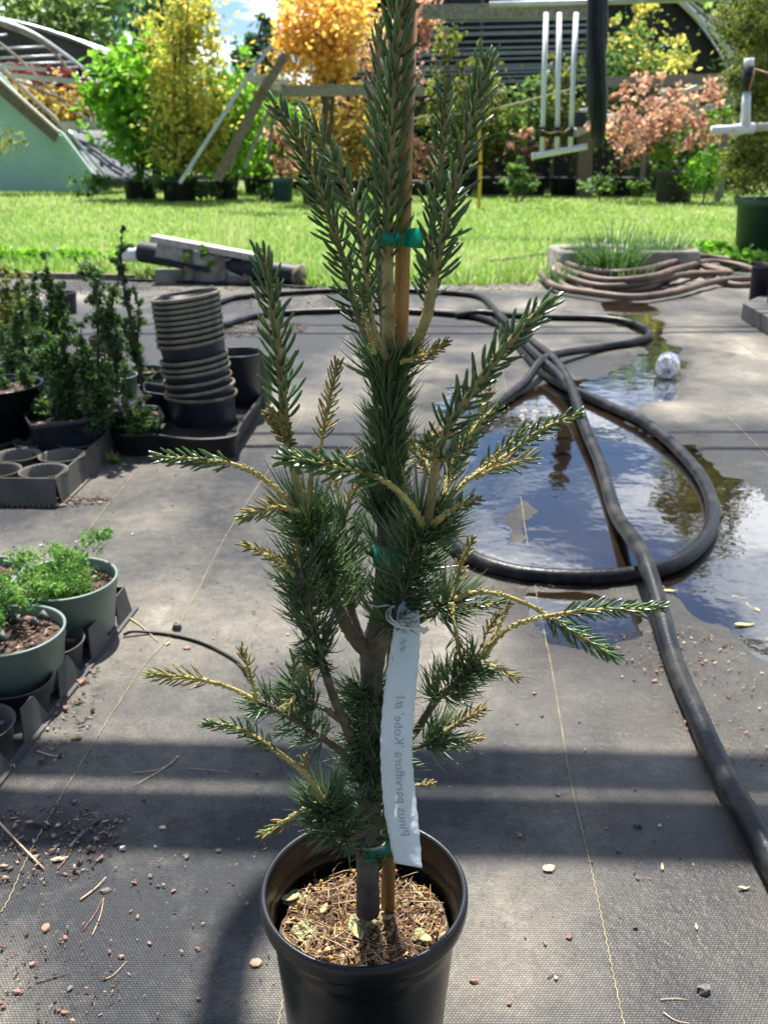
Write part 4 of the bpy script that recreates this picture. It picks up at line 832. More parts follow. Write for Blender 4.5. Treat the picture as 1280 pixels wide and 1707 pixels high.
q = MB(); q.lathe([(.001, -.272), (.016, -.272), (.016, -.252), (.001, -.252)], 20, Mb); q.build('cap', M['pvc'], bo)
for k in range(5):
    a = k * 1.2566; q = MB(); q.tube([Mb @ Vector((.012 * math.cos(a), .012 * math.sin(a), .014)), Mb @ Vector((.040 * math.cos(a), .040 * math.sin(a), .007)), Mb @ Vector((.050 * math.cos(a), .050 * math.sin(a), -.006))], [.004, .006, .004], 6); q.build('foot_rib', M['clear'], bo)

# ------------------------------------------------------------------ trays
def tray(name, label, corner, u, L_, W_, H_, pitch, rad, m_, cut=True, rows=2, off=.5, rim=.006):
    """corner: front end of the near long side; u: unit direction of the long side; body extends to the left of u"""
    e = empty(name, corner, label, 'plant tray')
    u = Vector((u[0], u[1], 0)).normalized(); v = Vector((-u.y, u.x, 0)); Z = Vector((0, 0, 1)); th = .003
    def wall(q, A, d, length, inward, cuts, hgt=H_):
        n = max(2, int(length / .006)); lo = []; hi = []; vs = []; fs = []
        for k in range(n + 1):
            x = length * k / n; top = hgt
            for cx in cuts:
                dd = abs(x - cx) / (rad * .78)
                if dd < 1: top = min(top, hgt * (.16 + .84 * max(0, (dd - .55) / .45) ** 1.0) if dd > .55 else hgt * .16)
            slope = .010 * (1 - top / hgt)
            b0 = A + d * x - inward * .012; t0 = A + d * x - inward * (.012 * (1 - top / hgt))
            vs += [b0 + Z * .004, t0 + Z * top, t0 + Z * top + inward * th, b0 + Z * .004 + inward * th]
        for k in range(n):
            a = 4 * k; b_ = a + 4
            fs += [(a, b_, b_ + 1, a + 1), (a + 1, b_ + 1, b_ + 2, a + 2), (a + 2, b_ + 2, b_ + 3, a + 3)]
        q.add(vs, fs, .5, True)
    nP = int(L_ / pitch); cuts = [(k + .5) * pitch for k in range(nP)]
    q = MB(); wall(q, corner, u, L_, v, cuts if cut else []); wall(q, corner + v * W_ + u * L_, -u, L_, -v, cuts if cut else [])
    wall(q, corner + u * L_, v, W_, -u, []); wall(q, corner + v * W_, -v, W_, u, []); q.build('side_wall', m_, e)
    q = MB(); fl = [corner - v * .02 - u * .02, corner + u * (L_ + .02) - v * .02, corner + u * (L_ + .02) + v * (W_ + .02), corner + v * (W_ + .02) - u * .02]
    q.hexa([p + Z * .002 for p in fl] + [p + Z * .006 for p in fl]); q.build('base_rim', m_, e)
    q = MB()
    for i, cx in enumerate(cuts):
        for j in range(rows):
            cy = rad * .92 + j * (W_ - 2 * rad * .92) / max(1, rows - 1) if rows > 1 else W_ / 2
            ox = off * pitch * (j % 2)
            if cx + ox + rad > L_ + .005: continue
            Mx = Matrix.Translation(corner + u * (cx + ox) + v * cy)
            q.lathe([(rad * .86, .008), (rad, H_ * .985), (rad * 1.05, H_ * .99), (rad * 1.05, H_ * .96), (rad * .97, H_ * .9), (rad * .82, .012)], 28, Mx)
    # web between the pockets
    q.build('pocket', m_, e)
    return e, u, v
# lower left tray with the green pots
A = G(-95, 1410); B = G(213, 1021); u = (B - A); LT = u.length; u.normalize()
ty, u_, v_ = tray('plant_tray', 'grey plastic carry tray with scalloped side holding the green pots', A, u, LT, .30, .066, .150, .066, M['tray'])
q = MB()
for k in np.arange(.1, LT - .05, .15): q.box(A + u_ * k + v_ * .15 + Vector((0, 0, .052)), (.012, .26, .004), math.atan2(u_.y, u_.x))
q.build('web', M['tray'], ty)
def chips(name, label, c, r, n, s, seed, m_='litter', z=None, parent=None, M4=None, kind='stuff', cat=None, hgt=.006, flat=.35, keep=None):
    g = np.random.default_rng(seed); a = g.random(n) * 6.283; rad = np.sqrt(g.random(n))
    rx, ry = (r, r) if not isinstance(r, tuple) else r
    x = c.x + rx * rad * np.cos(a); y = c.y + ry * rad * np.sin(a)
    zz = (np.array([gz(xx, yy) for xx, yy in zip(x, y)]) if z is None else np.full(n, z)) + g.random(n) * hgt + .0008
    if keep is not None: k_ = keep(x, y); x, y, zz = x[k_], y[k_], zz[k_]; n = len(x)
    th = g.random(n) * 6.283; L_ = s * (.35 + 1.0 * g.random(n) ** 2); W_ = L_ * (.12 + .5 * g.random(n) ** 1.5); T_ = np.minimum(W_ * .35, .0025) + .0003
    tx = (g.random(n) - .5) * flat; t2 = (g.random(n) - .5) * flat
    P0 = np.stack([x, y, zz], 1); ax = np.stack([np.cos(th), np.sin(th), tx], 1) * L_[:, None]; ay = np.stack([-np.sin(th), np.cos(th), t2], 1) * W_[:, None]; az = np.zeros((n, 3)); az[:, 2] = T_
    j = lambda: (1 + .35 * (g.random(n) - .5))[:, None]
    bot = [P0 - ax * j(), P0 - ay * j() + ax * .25, P0 + ax * j(), P0 + ay * j() - ax * .2]
    top = [b_ + az for b_ in bot]
    V = np.stack(bot + top, 1).reshape(-1, 3); i = np.arange(n)[:, None] * 8
    Fq = np.concatenate([i + np.array([f]) for f in ((3, 2, 1, 0), (4, 5, 6, 7), (0, 1, 5, 4), (1, 2, 6, 5), (2, 3, 7, 6), (3, 0, 4, 7))], 0)
    o = np_mesh(name, V, Fq, M[m_], parent, tint=np.repeat(g.random(n) ** 1.6, 8))
    if parent is None: tag(o, label, cat, None, kind)
    elif kind == 'stuff': o['kind'] = 'stuff'
    return o
def rnd_pot(name, label, c, r, h, m_, group=None, tilt=(0, 0), soilz=.8, chipn=160, lip=.14, cat='pot', z=0.0, chipm='chips_dark', empty_=False, base=.86):
    """pot with a broad collar lip; c = ground point"""
    T_ = Matrix.Translation((c.x, c.y, z)) @ Matrix.Rotation(tilt[0], 4, 'X') @ Matrix.Rotation(tilt[1], 4, 'Y')
    e = empty(name, Vector((c.x, c.y, z)), label, cat, group)
    q = MB(); k = lip * h; r0 = r * base
    q.lathe([(.001, .001), (r0 * .9, .001), (r0 * .97, .004), (r * .955, h - k * 1.4), (r * .975, h - k * 1.35), (r * .985, h - .004), (r, h - .0035), (r, h - .0005), (r * .985, h), (r * .955, h), (r * .945, h - .003), (r * .93, h - k * 1.4), (r0 * .93, .006), (.001, .006)], 44, T_)
    q.build('body', m_, e)
    if not empty_:
        q = MB(); q.disc((0, 0, h * soilz), r * .93, 30, T_); q.build('soil', M['soil'], e)
        if chipn: 
            cc_ = T_ @ Vector((0, 0, h * soilz)); chips('bark_mulch', None, cc_, r * .84, chipn, .010, int(c.x * 991 + c.y * 77) % 1000 + 5, chipm, z=cc_.z, parent=e, hgt=.008, flat=1.2)
    return e
def shrub(name, label, cat, base, tips, lm, n, leaf, seed, r=.03, group=None, stem=.003, bright=0, sm='bark_far', aspect=.5, blobf=1.0, clump=18):
    """several stems, foliage sleeved round each; tips: list of lists of world points"""
    e = empty(name, base, label, cat, group); q = MB(); bl = []
    rr = random.Random(seed)
    for path in tips:
        pts = [Vector(a) for a in spline([tuple(base)] + [tuple(p_) for p_ in path], 6)]
        q.tube(pts, [stem * (1 - .75 * i / (len(pts) - 1)) for i in range(len(pts))], 6)
        for i, p_ in enumerate(pts):
            f = i / (len(pts) - 1)
            if f < .12: continue
            rad = r * blobf * (.6 + .8 * rr.random()) * (1.15 - .75 * f)
            bl.append((p_ + Vector((rr.uniform(-1, 1), rr.uniform(-1, 1), 0)) * rad * .5, (rad, rad, rad * 1.1)))
    V, Fq, T2, _ = leaf_cloud(bl, n, leaf, seed, clump, 1.4, aspect, shell=.2)
    np_mesh('foliage', V, Fq, M[lm], e, T2); q.build('stem', M[sm], e)
    return e
# green pots in that tray
g1 = G(25, 1120); g2 = G(120, 1012)
def potpx(px, py, zr):                                     # ground centre of a pot whose RIM centre is seen at px,py
    g = G(px, py, zr); return Vector((g.x, g.y, 0))
c1 = potpx(14, 1048, .138); c2 = potpx(108, 962, .138); c3 = potpx(-22, 945, .135)
rnd_pot('green_pot', 'grey green pot of bark chips at the left edge, nearest the camera', c1, .107, .125, M['pot_green'], z=.012, chipn=230)
rnd_pot('green_pot', 'grey green pot filled with bright juniper in the scalloped tray', c2, .112, .125, M['pot_green'], z=.012)
rnd_pot('green_pot', 'grey green pot cut off by the left edge behind the juniper pot', c3, .078, .115, M['pot_green'], z=.012, chipn=80)
def jun(px, py, z): return G(px, py, z)
shrub('juniper', 'bright green low juniper spreading over its grey green pot', 'juniper', Vector((c2.x, c2.y, .11)), [[jun(120, 955, .15), jun(150, 905, .18), jun(185, 880, .22)], [jun(100, 960, .15), jun(105, 930, .17), jun(98, 925, .19)], [jun(70, 985, .15), jun(50, 965, .17)], [jun(85, 975, .15), jun(80, 990, .15)], [jun(45, 950, .17), jun(40, 918, .2)], [jun(130, 970, .14), jun(115, 985, .14)]], 'f_juniper', 9000, .0052, 5, .030, clump=30, aspect=.28)
shrub('juniper', 'yellow green juniper sprays leaning in from the left edge over the pot of bark', 'juniper', Vector((c1.x - .05, c1.y, .11)), [[jun(-10, 1010, .16), jun(5, 975, .19), jun(12, 965, .2)], [jun(10, 990, .16), jun(30, 1005, .17), jun(28, 985, .19)], [jun(-20, 1040, .16), jun(0, 1030, .17)]], 'f_juniper', 4500, .0052, 6, .024, clump=30, aspect=.28)
for k, (px, py) in enumerate(((20, 1035), (50, 1040), (-5, 1065), (65, 1030))):
    q = MB(); c = G(px, py, .125); q.tube([c, c + Vector((.008, .004, .006)), c + Vector((.022, -.004, .0))], [.004, .009, .005], 6, noise=.3); tag(q.build('bark_chip', M['pot_grey']), ['leftmost grey charred lump on the pot of bark chips', 'grey charred lump in the middle of the pot of bark chips', 'charred lump nearest the front rim of the pot of bark chips', 'rightmost grey charred lump on the pot of bark chips'][k], 'bark chip', 'charred bark lumps in the green pot')

# upper left trays
A = G(98, 842); B = G(186, 756); u = (B - A); u.normalize()
ty2, u_, v_ = tray('plant_tray', 'taupe slotted plastic tray under the upright conifer seedlings at the left', A, u, (B - A).length + .12, 1.0, .085, .155, .070, M['tray_taupe'], cut=False, rows=7, off=0)
q = MB()
for k in range(40):
    p_ = A + v_ * (.02 + k * .016) - Vector((0, .018, 0)); q.box(p_ + Vector((0, 0, .004)), (.004, .03, .006), .2)
q.build('foot_slat', M['tray_taupe'], ty2)
# dark rounded tray
ty3 = empty('plant_tray', G(300, 750), 'black rounded tray under the tall stack of nursery pots', 'plant tray')
out_ = [G(*p, 0) for p in ((186, 722), (186, 745), (205, 762), (260, 762), (330, 770), (392, 764), (402, 745), (438, 688), (440, 668), (400, 655), (330, 655), (250, 668), (205, 695))]
sp_o = [Vector(a) for a in spline([tuple(p) for p in out_ + out_[:1]], 6)][:-1]; cen = sum(sp_o, Vector()) / len(sp_o)
q = MB(); ks = len(sp_o)
def rg(s_, z): return [cen + (p - cen) * s_ + Vector((0, 0, z)) for p in sp_o]
loft(q, [rg(.96, .003), rg(1.0, .075), rg(1.02, .078), rg(1.02, .084), rg(.985, .084), rg(.97, .05)], Matrix.Identity(4)); q.build('body', M['tray_dark'], ty3)
M['npot'] = mat('npot', (0.016, 0.022, 0.034), 0.4, (0.032, 0.038, 0.052), 9, 0.08, 120)
rimdefs = [(335, 653, 1.02), (334, 642, .98), (329, 628, .97), (327, 612, .96), (325, 603, .95), (323, 592, .95), (319, 565, .96), (317, 555, .95), (316, 545, .94), (315, 535, .94), (314, 526, .94), (312, 517, .94), (311, 508, .94), (310, 499, .94), (309, 490, .94)]
base = G(346, 722); YS = base.y; sS = mpp(YS, 650)
axis_b = Vector((base.x, YS, .05)); ords = ['second', 'third', 'fourth', 'fifth', 'sixth', 'seventh', 'eighth', 'ninth', 'tenth', 'eleventh', 'twelfth', 'thirteenth', 'fourteenth']
def spot(px, py, label, sc, first, hh=.20, m_=None, tint=None):
    rc_ = P(px, py, YS); r = 59 * sS * sc
    lean = math.atan2(rc_.x - P(341, 725, YS).x, rc_.z) if first else R(-7.5)
    ax = Vector((math.sin(lean), 0, math.cos(lean)))
    T_ = Matrix.Translation(rc_) @ Matrix.Rotation(lean, 4, 'Y')
    e = empty('nursery_pot', rc_ - ax * hh, label, 'pot', 'nested nursery pots in the leaning stack')
    q = MB(); q.lathe([(.001, -hh), (r * .78, -hh), (r * .80, -hh + .004), (r * .93, -.018), (r * .955, -.014), (r * .955, -.010)] + [(r * .93, -.010), (r * .78, -hh + .01), (.001, -hh + .01)], 40, T_); q.build('body', m_ or M['npot'], e)
    q = MB(); q.lathe([(r * .945, -.012), (r, -.012), (r * 1.008, -.007), (r, -.001), (r * .97, 0), (r * .94, -.003), (r * .94, -.01)], 40, T_, closed=True); q.build('rim', M['rim_dust'], e)
# base of the stack sits in the tray; nested pots above only show their rims, so their hidden bodies are short enough to nest
for i, (px, py, sc) in enumerate(rimdefs):
    nlab = 'bottom full height pot of the leaning stack of nursery pots' if i == 0 else ('topmost pot of the leaning stack of nursery pots, open to the sky' if i == len(rimdefs) - 1 else ords[len(rimdefs) - 2 - i] + ' pot from the top of the leaning stack of nursery pots')
    spot(px, py, nlab, sc, i == 0, .205 if i == 0 else .19)
rnd_pot('nursery_pot', 'empty round black pot standing behind the leaning stack', G(402, 690), .10, .235, M['npot'], z=.02, empty_=True, lip=.1)
rnd_pot('nursery_pot', 'empty dull green pot standing rightmost behind the leaning stack', G(425, 682), .085, .19, M['pot_darkgreen'], z=.02, empty_=True, lip=.1)
# square pots
def sq_pot(name, label, c, w_, h, rot, m_, z=0.0, tilt=0, group=None, soil=True):
    e = empty(name, Vector((c.x, c.y, z)), label, 'pot', group); T_ = Matrix.Translation((c.x, c.y, z)) @ Matrix.Rotation(rot, 4, 'Z') @ Matrix.Rotation(tilt, 4, 'Y')
    q = MB(); rs = lambda s_, zz: rrect(w_ * s_, w_ * s_, zz, .012 * s_ + w_ * .06, 4)
    loft(q, [rs(.78, .002), rs(.93, h * .86), rs(.98, h * .87), rs(1, h - .003), rs(.985, h), rs(.95, h), rs(.93, h * .86), rs(.76, .01)], T_); q.build('body', m_, e)
    if soil:
        q = MB(); loft(q, [rs(.90, h * .8), rs(.88, h * .82)], T_); q.build('soil', M['soil'], e)
        cc_ = T_ @ Vector((0, 0, h * .82)); chips('bark_mulch', None, cc_, w_ * .36, 70, .012, int(abs(c.x) * 733) % 900, 'chips_dark', z=cc_.z, parent=e, hgt=.01, flat=1)
    return e
sq_pot('square_pot', 'blue black square pot at the front of the seedling tray', G(112, 765), .235, .145, R(28), M['npot'], z=.02)
sq_pot('square_pot', 'dark square pot behind the front square pot under the seedlings', G(158, 745), .22, .13, R(28), M['pot_far'], z=.02)
sq_pot('square_pot', 'tilted dark square pot holding the small shrub in the rounded tray', G(228, 742), .18, .095, R(20), M['npot'], z=.035, tilt=R(8))
sq_pot('square_pot', 'dark square pot leaning against the pot stack', G(272, 712), .17, .12, R(15), M['npot'], z=.03, tilt=R(12), soil=False)
rnd_pot('nursery_pot', 'large round black pot at the left edge of the seedling tray', G(12, 755), .155, .24, M['pot_black'], z=.01, soilz=.88)
PL = [(45, 668, .11, .16, 'pot_green', 'round taupe rimmed pot behind the large black pot'), (90, 660, .09, .14, 'pot_far', 'round pot behind the leftmost conifer seedling'), (122, 690, .085, .16, 'pot_grey', 'pale rimmed pot behind the front square pot'),
      (200, 680, .085, .14, 'pot_green', 'green white rimmed pot behind the small shrub'), (246, 660, .085, .12, 'pot_darkgreen', 'dull green pot at the foot of the tall slanting conifer'), (150, 640, .085, .13, 'pot_far', 'dark pot deep behind the middle conifers'),
      (110, 520, .085, .13, 'pot_grey', 'solitary grey brown pot behind the seedlings on the far fabric'), (48, 548, .10, .16, 'pot_grey', 'grey brown pot of the yellow seedling at the far left'), (5, 600, .12, .16, 'pot_far', 'dark pot at the left edge under the tangled seedlings'), (25, 515, .09, .12, 'pot_far', 'low dark pot farthest back at the left edge'), (180, 600, .085, .12, 'pot_far', 'dark pot half hidden behind the slanting conifer')]
for px, py, r, h, mm, lb in PL: rnd_pot('nursery_pot', lb, G(px, py), r, h, M[mm], z=.0, chipn=70, lip=.1)
# hinoki seedlings
def hin(label, bx, by, tips, n, seed, r=.034, lm='f_hinoki', leaf=.0085, Yo=0, z0=.1):
    b_ = G(bx, by, z0); Y = b_.y
    tp = [[P(x, y, Y + Yo + .04 * ((i + j) % 3 - 1)) for j, (x, y) in enumerate(t_)] for i, t_ in enumerate(tips)]
    return shrub('conifer_seedling', label, 'conifer', b_, tp, lm, int(n * .85), leaf * 1.15, seed, r * .72, 'conifer seedlings in pots at the left', stem=.007, sm='bark', clump=26, aspect=.26)
hin('tall slanting dark conifer seedling nearest the pot stack', 240, 655, [[(225, 560), (207, 470), (200, 430), (206, 380)], [(222, 580), (205, 545), (190, 515)], [(230, 580), (232, 520), (222, 475)], [(245, 640), (262, 620)], [(200, 450), (186, 435)], [(203, 440), (216, 408)]], 8000, 301, .026, leaf=.0075)
hin('tall conifer seedling second from the pot stack with crooked top', 165, 700, [[(180, 600), (172, 540), (160, 490), (150, 440)], [(190, 620), (195, 560), (182, 510)], [(150, 640), (135, 590), (120, 550)], [(170, 660), (140, 640)], [(160, 470), (130, 462)], [(185, 530), (192, 470)]], 12000, 302, .036)
hin('bushy upright conifer seedling in the front square pot', 95, 715, [[(100, 640), (105, 570), (110, 520)], [(75, 680), (50, 640), (30, 590)], [(105, 650), (125, 600), (140, 530)], [(90, 600), (70, 560), (50, 590)], [(110, 690), (120, 680)]], 13000, 303, .037)
hin('dark pointed conifer seedling left of the front square pot seedling', 85, 660, [[(85, 560), (88, 500), (75, 425)], [(70, 560), (55, 500), (60, 455)], [(100, 560), (100, 500), (105, 470)]], 11000, 304, .040)
hin('small dark shrub in the tilted square pot at the edge of the rounded tray', 215, 712, [[(212, 660), (208, 610), (214, 580)], [(235, 690), (262, 680)], [(195, 705), (182, 690)], [(245, 710), (265, 700)], [(225, 680), (245, 660)]], 6500, 305, .026, leaf=.007)
hin('upright dark seedling between the middle conifers', 150, 720, [[(150, 650), (145, 600), (135, 560)], [(130, 690), (120, 640), (128, 600)], [(165, 680), (180, 640), (178, 590)], [(165, 700), (190, 680)]], 10000, 306, .034)
hin('tangled olive green seedling at the left edge', 10, 600, [[(10, 540), (12, 480), (5, 440)], [(30, 560), (45, 500), (30, 450)], [(-10, 550), (-15, 500), (0, 470)], [(40, 590), (55, 550)]], 9000, 307, .048, lm='f_olive', leaf=.011)
hin('dark feathery seedling behind the tangled olive one', 28, 640, [[(28, 560), (32, 500), (28, 455)], [(10, 580), (5, 540)], [(45, 600), (60, 540), (66, 480)]], 8000, 308, .040)
hin('small yellow green globe seedling at the far left', 35, 545, [[(40, 520), (42, 492)], [(30, 520), (15, 490)]], 1800, 309, .06, lm='f_olive', leaf=.014)
hin('small dark seedling low at the left edge by the large black pot', 20, 700, [[(15, 660), (0, 620)], [(30, 670), (45, 640)]], 4500, 310, .034)
hin('little green sprig on the ground between the two left trays', 190, 770, [[(188, 758), (185, 748)], [(194, 762), (198, 752)]], 160, 311, .014, lm='f_bright', leaf=.012, z0=.0)
hin('tiny weed sprouting in the pocket of the taupe tray', 60, 768, [[(58, 758), (62, 752)]], 90, 312, .012, lm='f_bright', leaf=.010, z0=.03)
# trays on the right edge
e = empty('plant_tray', G(1240, 540), 'black tray of small round pots at the right edge', 'plant tray')
qa, qb, qc = G(1234, 532), G(1330, 592), G(1400, 545); qd = qa + (qc - qb)
q = MB(); q.hexa([p + Vector((0, 0, .004)) for p in (qa, qb, qc, qd)] + [p + Vector((0, 0, .10)) for p in (qa, qb, qc, qd)]); q.build('body', M['tray'], e)
for i, (px, py) in enumerate(((1262, 515), (1292, 532), (1300, 505), (1325, 545))):
    rnd_pot('nursery_pot', ['leftmost small dark pot in the right edge tray', 'small dark pot in the right edge tray cut by the frame', 'rear small dark pot in the right edge tray', 'small dark pot in the right edge tray outside the frame'][i], G(px, py), .075, .26, M['pot_dusty'], z=.02, lip=.1, chipn=40)
# ================================================================== THE POTTED PINE
RIM = .115; c0 = P(607, 1478, .835); 
PC = Vector((G(607, 1476, .242).x, G(607, 1476, .242).y, 0)); PH = .242; YP = PC.y
pine = empty('potted_pine', PC, 'young pine with candle shoots growing in a glossy black pot, staked', 'potted pine')
q = MB(); N_ = 96
prof = [(.001, .002), (.080, .002), (.0865, .004), (.088, .010)] + [(.088 + .0155 * k / 6, .010 + .198 * k / 6) for k in range(1, 7)] + [(.1055, .210), (.1065, .213), (.1105, .2145), (.1135, .218), (.1148, .224), (.115, .232), (.1146, .238), (.1132, .2412), (.1108, .2420), (.1085, .2412), (.1072, .238), (.1066, .230), (.1050, .222)]
prof += [(.1045 - .0008 * k, .214 - .008 * k + (.0012 if k % 2 else 0)) for k in range(0, 9)] + [(.090, .02), (.001, .02)]
q.lathe(prof, N_, Matrix.Translation(PC)); q.build('pot', M['pot_black'], pine)
SZ = .176
q = MB(); rings = [(0.001, 0)] + [(.012 * k, 0) for k in range(1, 9)]
vs = []; 
for r_, _ in rings:
    for j in range(40):
        th = 2 * math.pi * j / 40; x, y = r_ * math.cos(th), r_ * math.sin(th)
        vs.append(Vector((PC.x + x, PC.y + y, SZ + .010 * (float(fbm(np.array([x * 1.0 + 5]), np.array([y * 1.0]), 28, 4, 61)[0]) - .5) * 2 + .008 * math.exp(-(x * x + y * y) / .0012))))
k = len(rings); q.add(vs, [(i * 40 + j, i * 40 + (j + 1) % 40, (i + 1) * 40 + (j + 1) % 40, (i + 1) * 40 + j) for i in range(k - 1) for j in range(40)]); so = q.build('soil', M['soil'], pine)
cc_ = Vector((PC.x, PC.y, SZ + .002))
chips('bark_mulch', None, cc_, .091, 1500, .0052, 401, 'chips', z=SZ - .002, parent=pine, hgt=.012, flat=1.5)
# dry needles lying on the soil
def sticks(name, c, r, n, ln, rad, seed, m_, parent=None, z=None, hg=.006):
    g = np.random.default_rng(seed); q = MB()
    for i in range(n):
        a = g.random() * 6.283; rr_ = r * math.sqrt(g.random()); p = Vector((c.x + rr_ * math.cos(a), c.y + rr_ * math.sin(a), (z if z is not None else gz(c.x, c.y)) + g.random() * hg + rad))
        th = g.random() * 6.283; l_ = ln * (.5 + g.random()); d = Vector((math.cos(th), math.sin(th), (g.random() - .5) * .3)) * l_
        mid = p + d * .5 + Vector((-d.y, d.x, 0)) * (g.random() - .5) * .2
        e1 = p + d
        if parent is not None:
            for pt in (mid, e1):
                v = Vector((pt.x - PC.x, pt.y - PC.y, 0))
                if v.length > .092: v.normalize(); pt.x = PC.x + v.x * .092; pt.y = PC.y + v.y * .092
        q.tube([p, mid, e1], [rad, rad, rad * .5], 4, tint=g.random())
    return q.build(name, m_, parent)
o = sticks('dry_needles', cc_, .086, 420, .030, .00045, 402, M['chips'], pine, z=SZ + .006, hg=.012); o['kind'] = 'stuff'
# fertiliser prills
g = np.random.default_rng(9); q = MB()
for i in range(110):
    a = g.random() * 6.283; r_ = .088 * math.sqrt(g.random()) ; p = Vector((PC.x + r_ * math.cos(a), PC.y + r_ * math.sin(a), SZ + .006 + g.random() * .010)); s_ = .0016 + .0012 * g.random()
    q.lathe([(.0001, -s_), (s_ * .7, -s_ * .7), (s_, 0), (s_ * .7, s_ * .7), (.0001, s_)], 8, Matrix.Translation(p))
M['prill'] = mat('prill', (.42, .22, .04), .35, (.6, .36, .09), 300); o = q.build('fertiliser', M['prill'], pine); o['kind'] = 'stuff'
# moss / lichen lumps
M['moss'] = mat('moss', (.16, .17, .08), .95, (.42, .40, .22), 120, 1, 260)
for px, py, r_ in ((600, 1545, .016), (490, 1500, .013), (507, 1555, .014), (700, 1560, .009), (630, 1530, .010)):
    c = G(px, py, SZ + .006); q = MB(); vs = []
    for i in range(7):
        for j in range(14):
            th = j / 14 * 6.283; ph = i / 6 * 1.57; rr_ = r_ * (.75 + .5 * random.random()); vs.append(c + Vector((rr_ * math.cos(ph) * math.cos(th), rr_ * math.cos(ph) * math.sin(th), rr_ * .55 * math.sin(ph))))
    q.add(vs, [(i * 14 + j, i * 14 + (j + 1) % 14, (i + 1) * 14 + (j + 1) % 14, (i + 1) * 14 + j) for i in range(6) for j in range(14)], .5, True); q.build('moss_lump', M['moss'], pine)
M['leaf_dry'] = mat('leaf_dry', (.42, .40, .16), .7, (.62, .58, .30), 90, .5, 200, trans=.3)
def leaf(name, c, s_, rz, m_, parent=None, label=None, cat=None, group=None, curl=.25, asp=.5):
    q = MB(); n = 7; vs = []
    for i in range(n):
        t_ = i / (n - 1); w_ = s_ * asp * math.sin(math.pi * min(1, t_ * .93 + .04)) ** .8 * (1 + .15 * random.uniform(-1, 1))
        for s2 in (-1, 0, 1): vs.append(Vector((s_ * (t_ - .5) * 2, s2 * w_, s_ * curl * ((t_ - .5) ** 2 * 2 + .35 * abs(s2) * math.sin(t_ * 5)) + s_ * .05)))
    m3 = Matrix.Translation(c) @ Matrix.Rotation(rz, 4, 'Z')
    q.add([m3 @ v for v in vs], [(3 * i + j, 3 * i + j + 1, 3 * i + j + 4, 3 * i + j + 3) for i in range(n - 1) for j in range(2)], random.random())
    o = q.build(name, m_, parent); s3 = o.modifiers.new('s', 'SOLIDIFY'); s3.thickness = .0005
    if label: tag(o, label, cat, group)
    return o
for px, py, s_, rz in ((597, 1555, .012, 1.9), (483, 1497, .011, .3), (705, 1563, .011, 2.6), (540, 1515, .008, 1.2), (645, 1530, .008, .4)):
    leaf('dry_leaf', G(px, py, SZ + .014), s_, rz, M['leaf_dry'], pine)

# ---- wood ---------------------------------------------------------------
def W(p, dy):                                         # pixel + depth offset at the pine
    return P(p[0], p[1], YP + dy)
def path3(pts, n=8):
    """pts: (px,py,width_px,dy)"""
    w_ = []
    for p in pts:
        v = W(p, p[3] if len(p) > 3 else 0); w_.append((v.x, v.y, v.z, p[2] * .5 * (YP + (p[3] if len(p) > 3 else 0)) / ray(p[0], p[1]).y / F_PX))
    return spline(w_, n)
nz_seed = [500]
def woody(name, pts, m_, bumps=0, n=12, parent=pine, tipn=True, noise=.03):
    s_ = path3(pts); q = MB(); q.tube([Vector(a[:3]) for a in s_], [max(.0006, a[3]) for a in s_], n, noise=noise)
    if bumps:                                          # leaf scars
        rr_ = random.Random(nz_seed[0]); nz_seed[0] += 1
        L_ = sum((Vector(b[:3]) - Vector(a[:3])).length for a, b in zip(s_[:-1], s_[1:]))
        for k in range(int(bumps * L_ / .01)):
            i = rr_.randrange(len(s_) - 1); t_ = rr_.random(); a, b = s_[i], s_[i + 1]
            c = Vector(a[:3]).lerp(Vector(b[:3]), t_); d = (Vector(b[:3]) - Vector(a[:3])).normalized(); u = d.orthogonal().normalized(); th = rr_.random() * 6.283
            rad = a[3] * (1 - t_) + b[3] * t_; dr_ = (u * math.cos(th) + d.cross(u) * math.sin(th))
            p = c + dr_ * rad * .95
            q.tube([p - dr_ * .0006, p + dr_ * .0008 + d * .0009, p + dr_ * .0011 + d * .0022], [.0010, .0008, .0003], 5)
    return q.build(name, m_, parent), s_

def needle_mesh(name, B, D, U, Lg, wd, bend, m_, parent, tint, sheath=0.0, fat=False):
    """B base, D direction, U bend direction: curved tapering three-sided blades"""
    B, D, U = map(np.asarray, (B, D, U)); n = len(B); S = np.cross(D, U); S /= np.maximum(1e-9, np.linalg.norm(S, axis=1))[:, None]
    Tn = np.cross(S, D)
    ts = [0, .25, .55, .85, 1.0] if fat else [0, .35, .7, 1.0]
    ws = [.5, .95, 1.1, 1.0, .45] if fat else [.7, 1, .85, .15]
    rows = []; tt = []
    for t_, w_ in zip(ts, ws):
        p = B + D * (Lg * t_)[:, None] + U * (bend * Lg * t_ * t_)[:, None]; r_ = (wd * w_)[:, None]
        rows += [p + S * r_, p - S * r_ * .5 + Tn * r_ * .87, p - S * r_ * .5 - Tn * r_ * .87]
        tv = tint * 1.0
        if sheath: tv = np.where(t_ < .24, 0.0, tint * (0.95 if t_ < .9 else 1.15))
        tt += [tv] * 3
    V = np.stack(rows, 1); k = len(ts); T_ = np.stack(tt, 1); i = np.arange(n)[:, None] * (3 * k)
    Fq = np.concatenate([i + np.array([[3 * a + b_, 3 * a + (b_ + 1) % 3, 3 * a + 3 + (b_ + 1) % 3, 3 * a + 3 + b_]]) for a in range(k - 1) for b_ in range(3)], 0)
    return np_mesh(name, V.reshape(-1, 3), Fq, m_, parent, np.clip(T_, 0, 1), smooth=True)

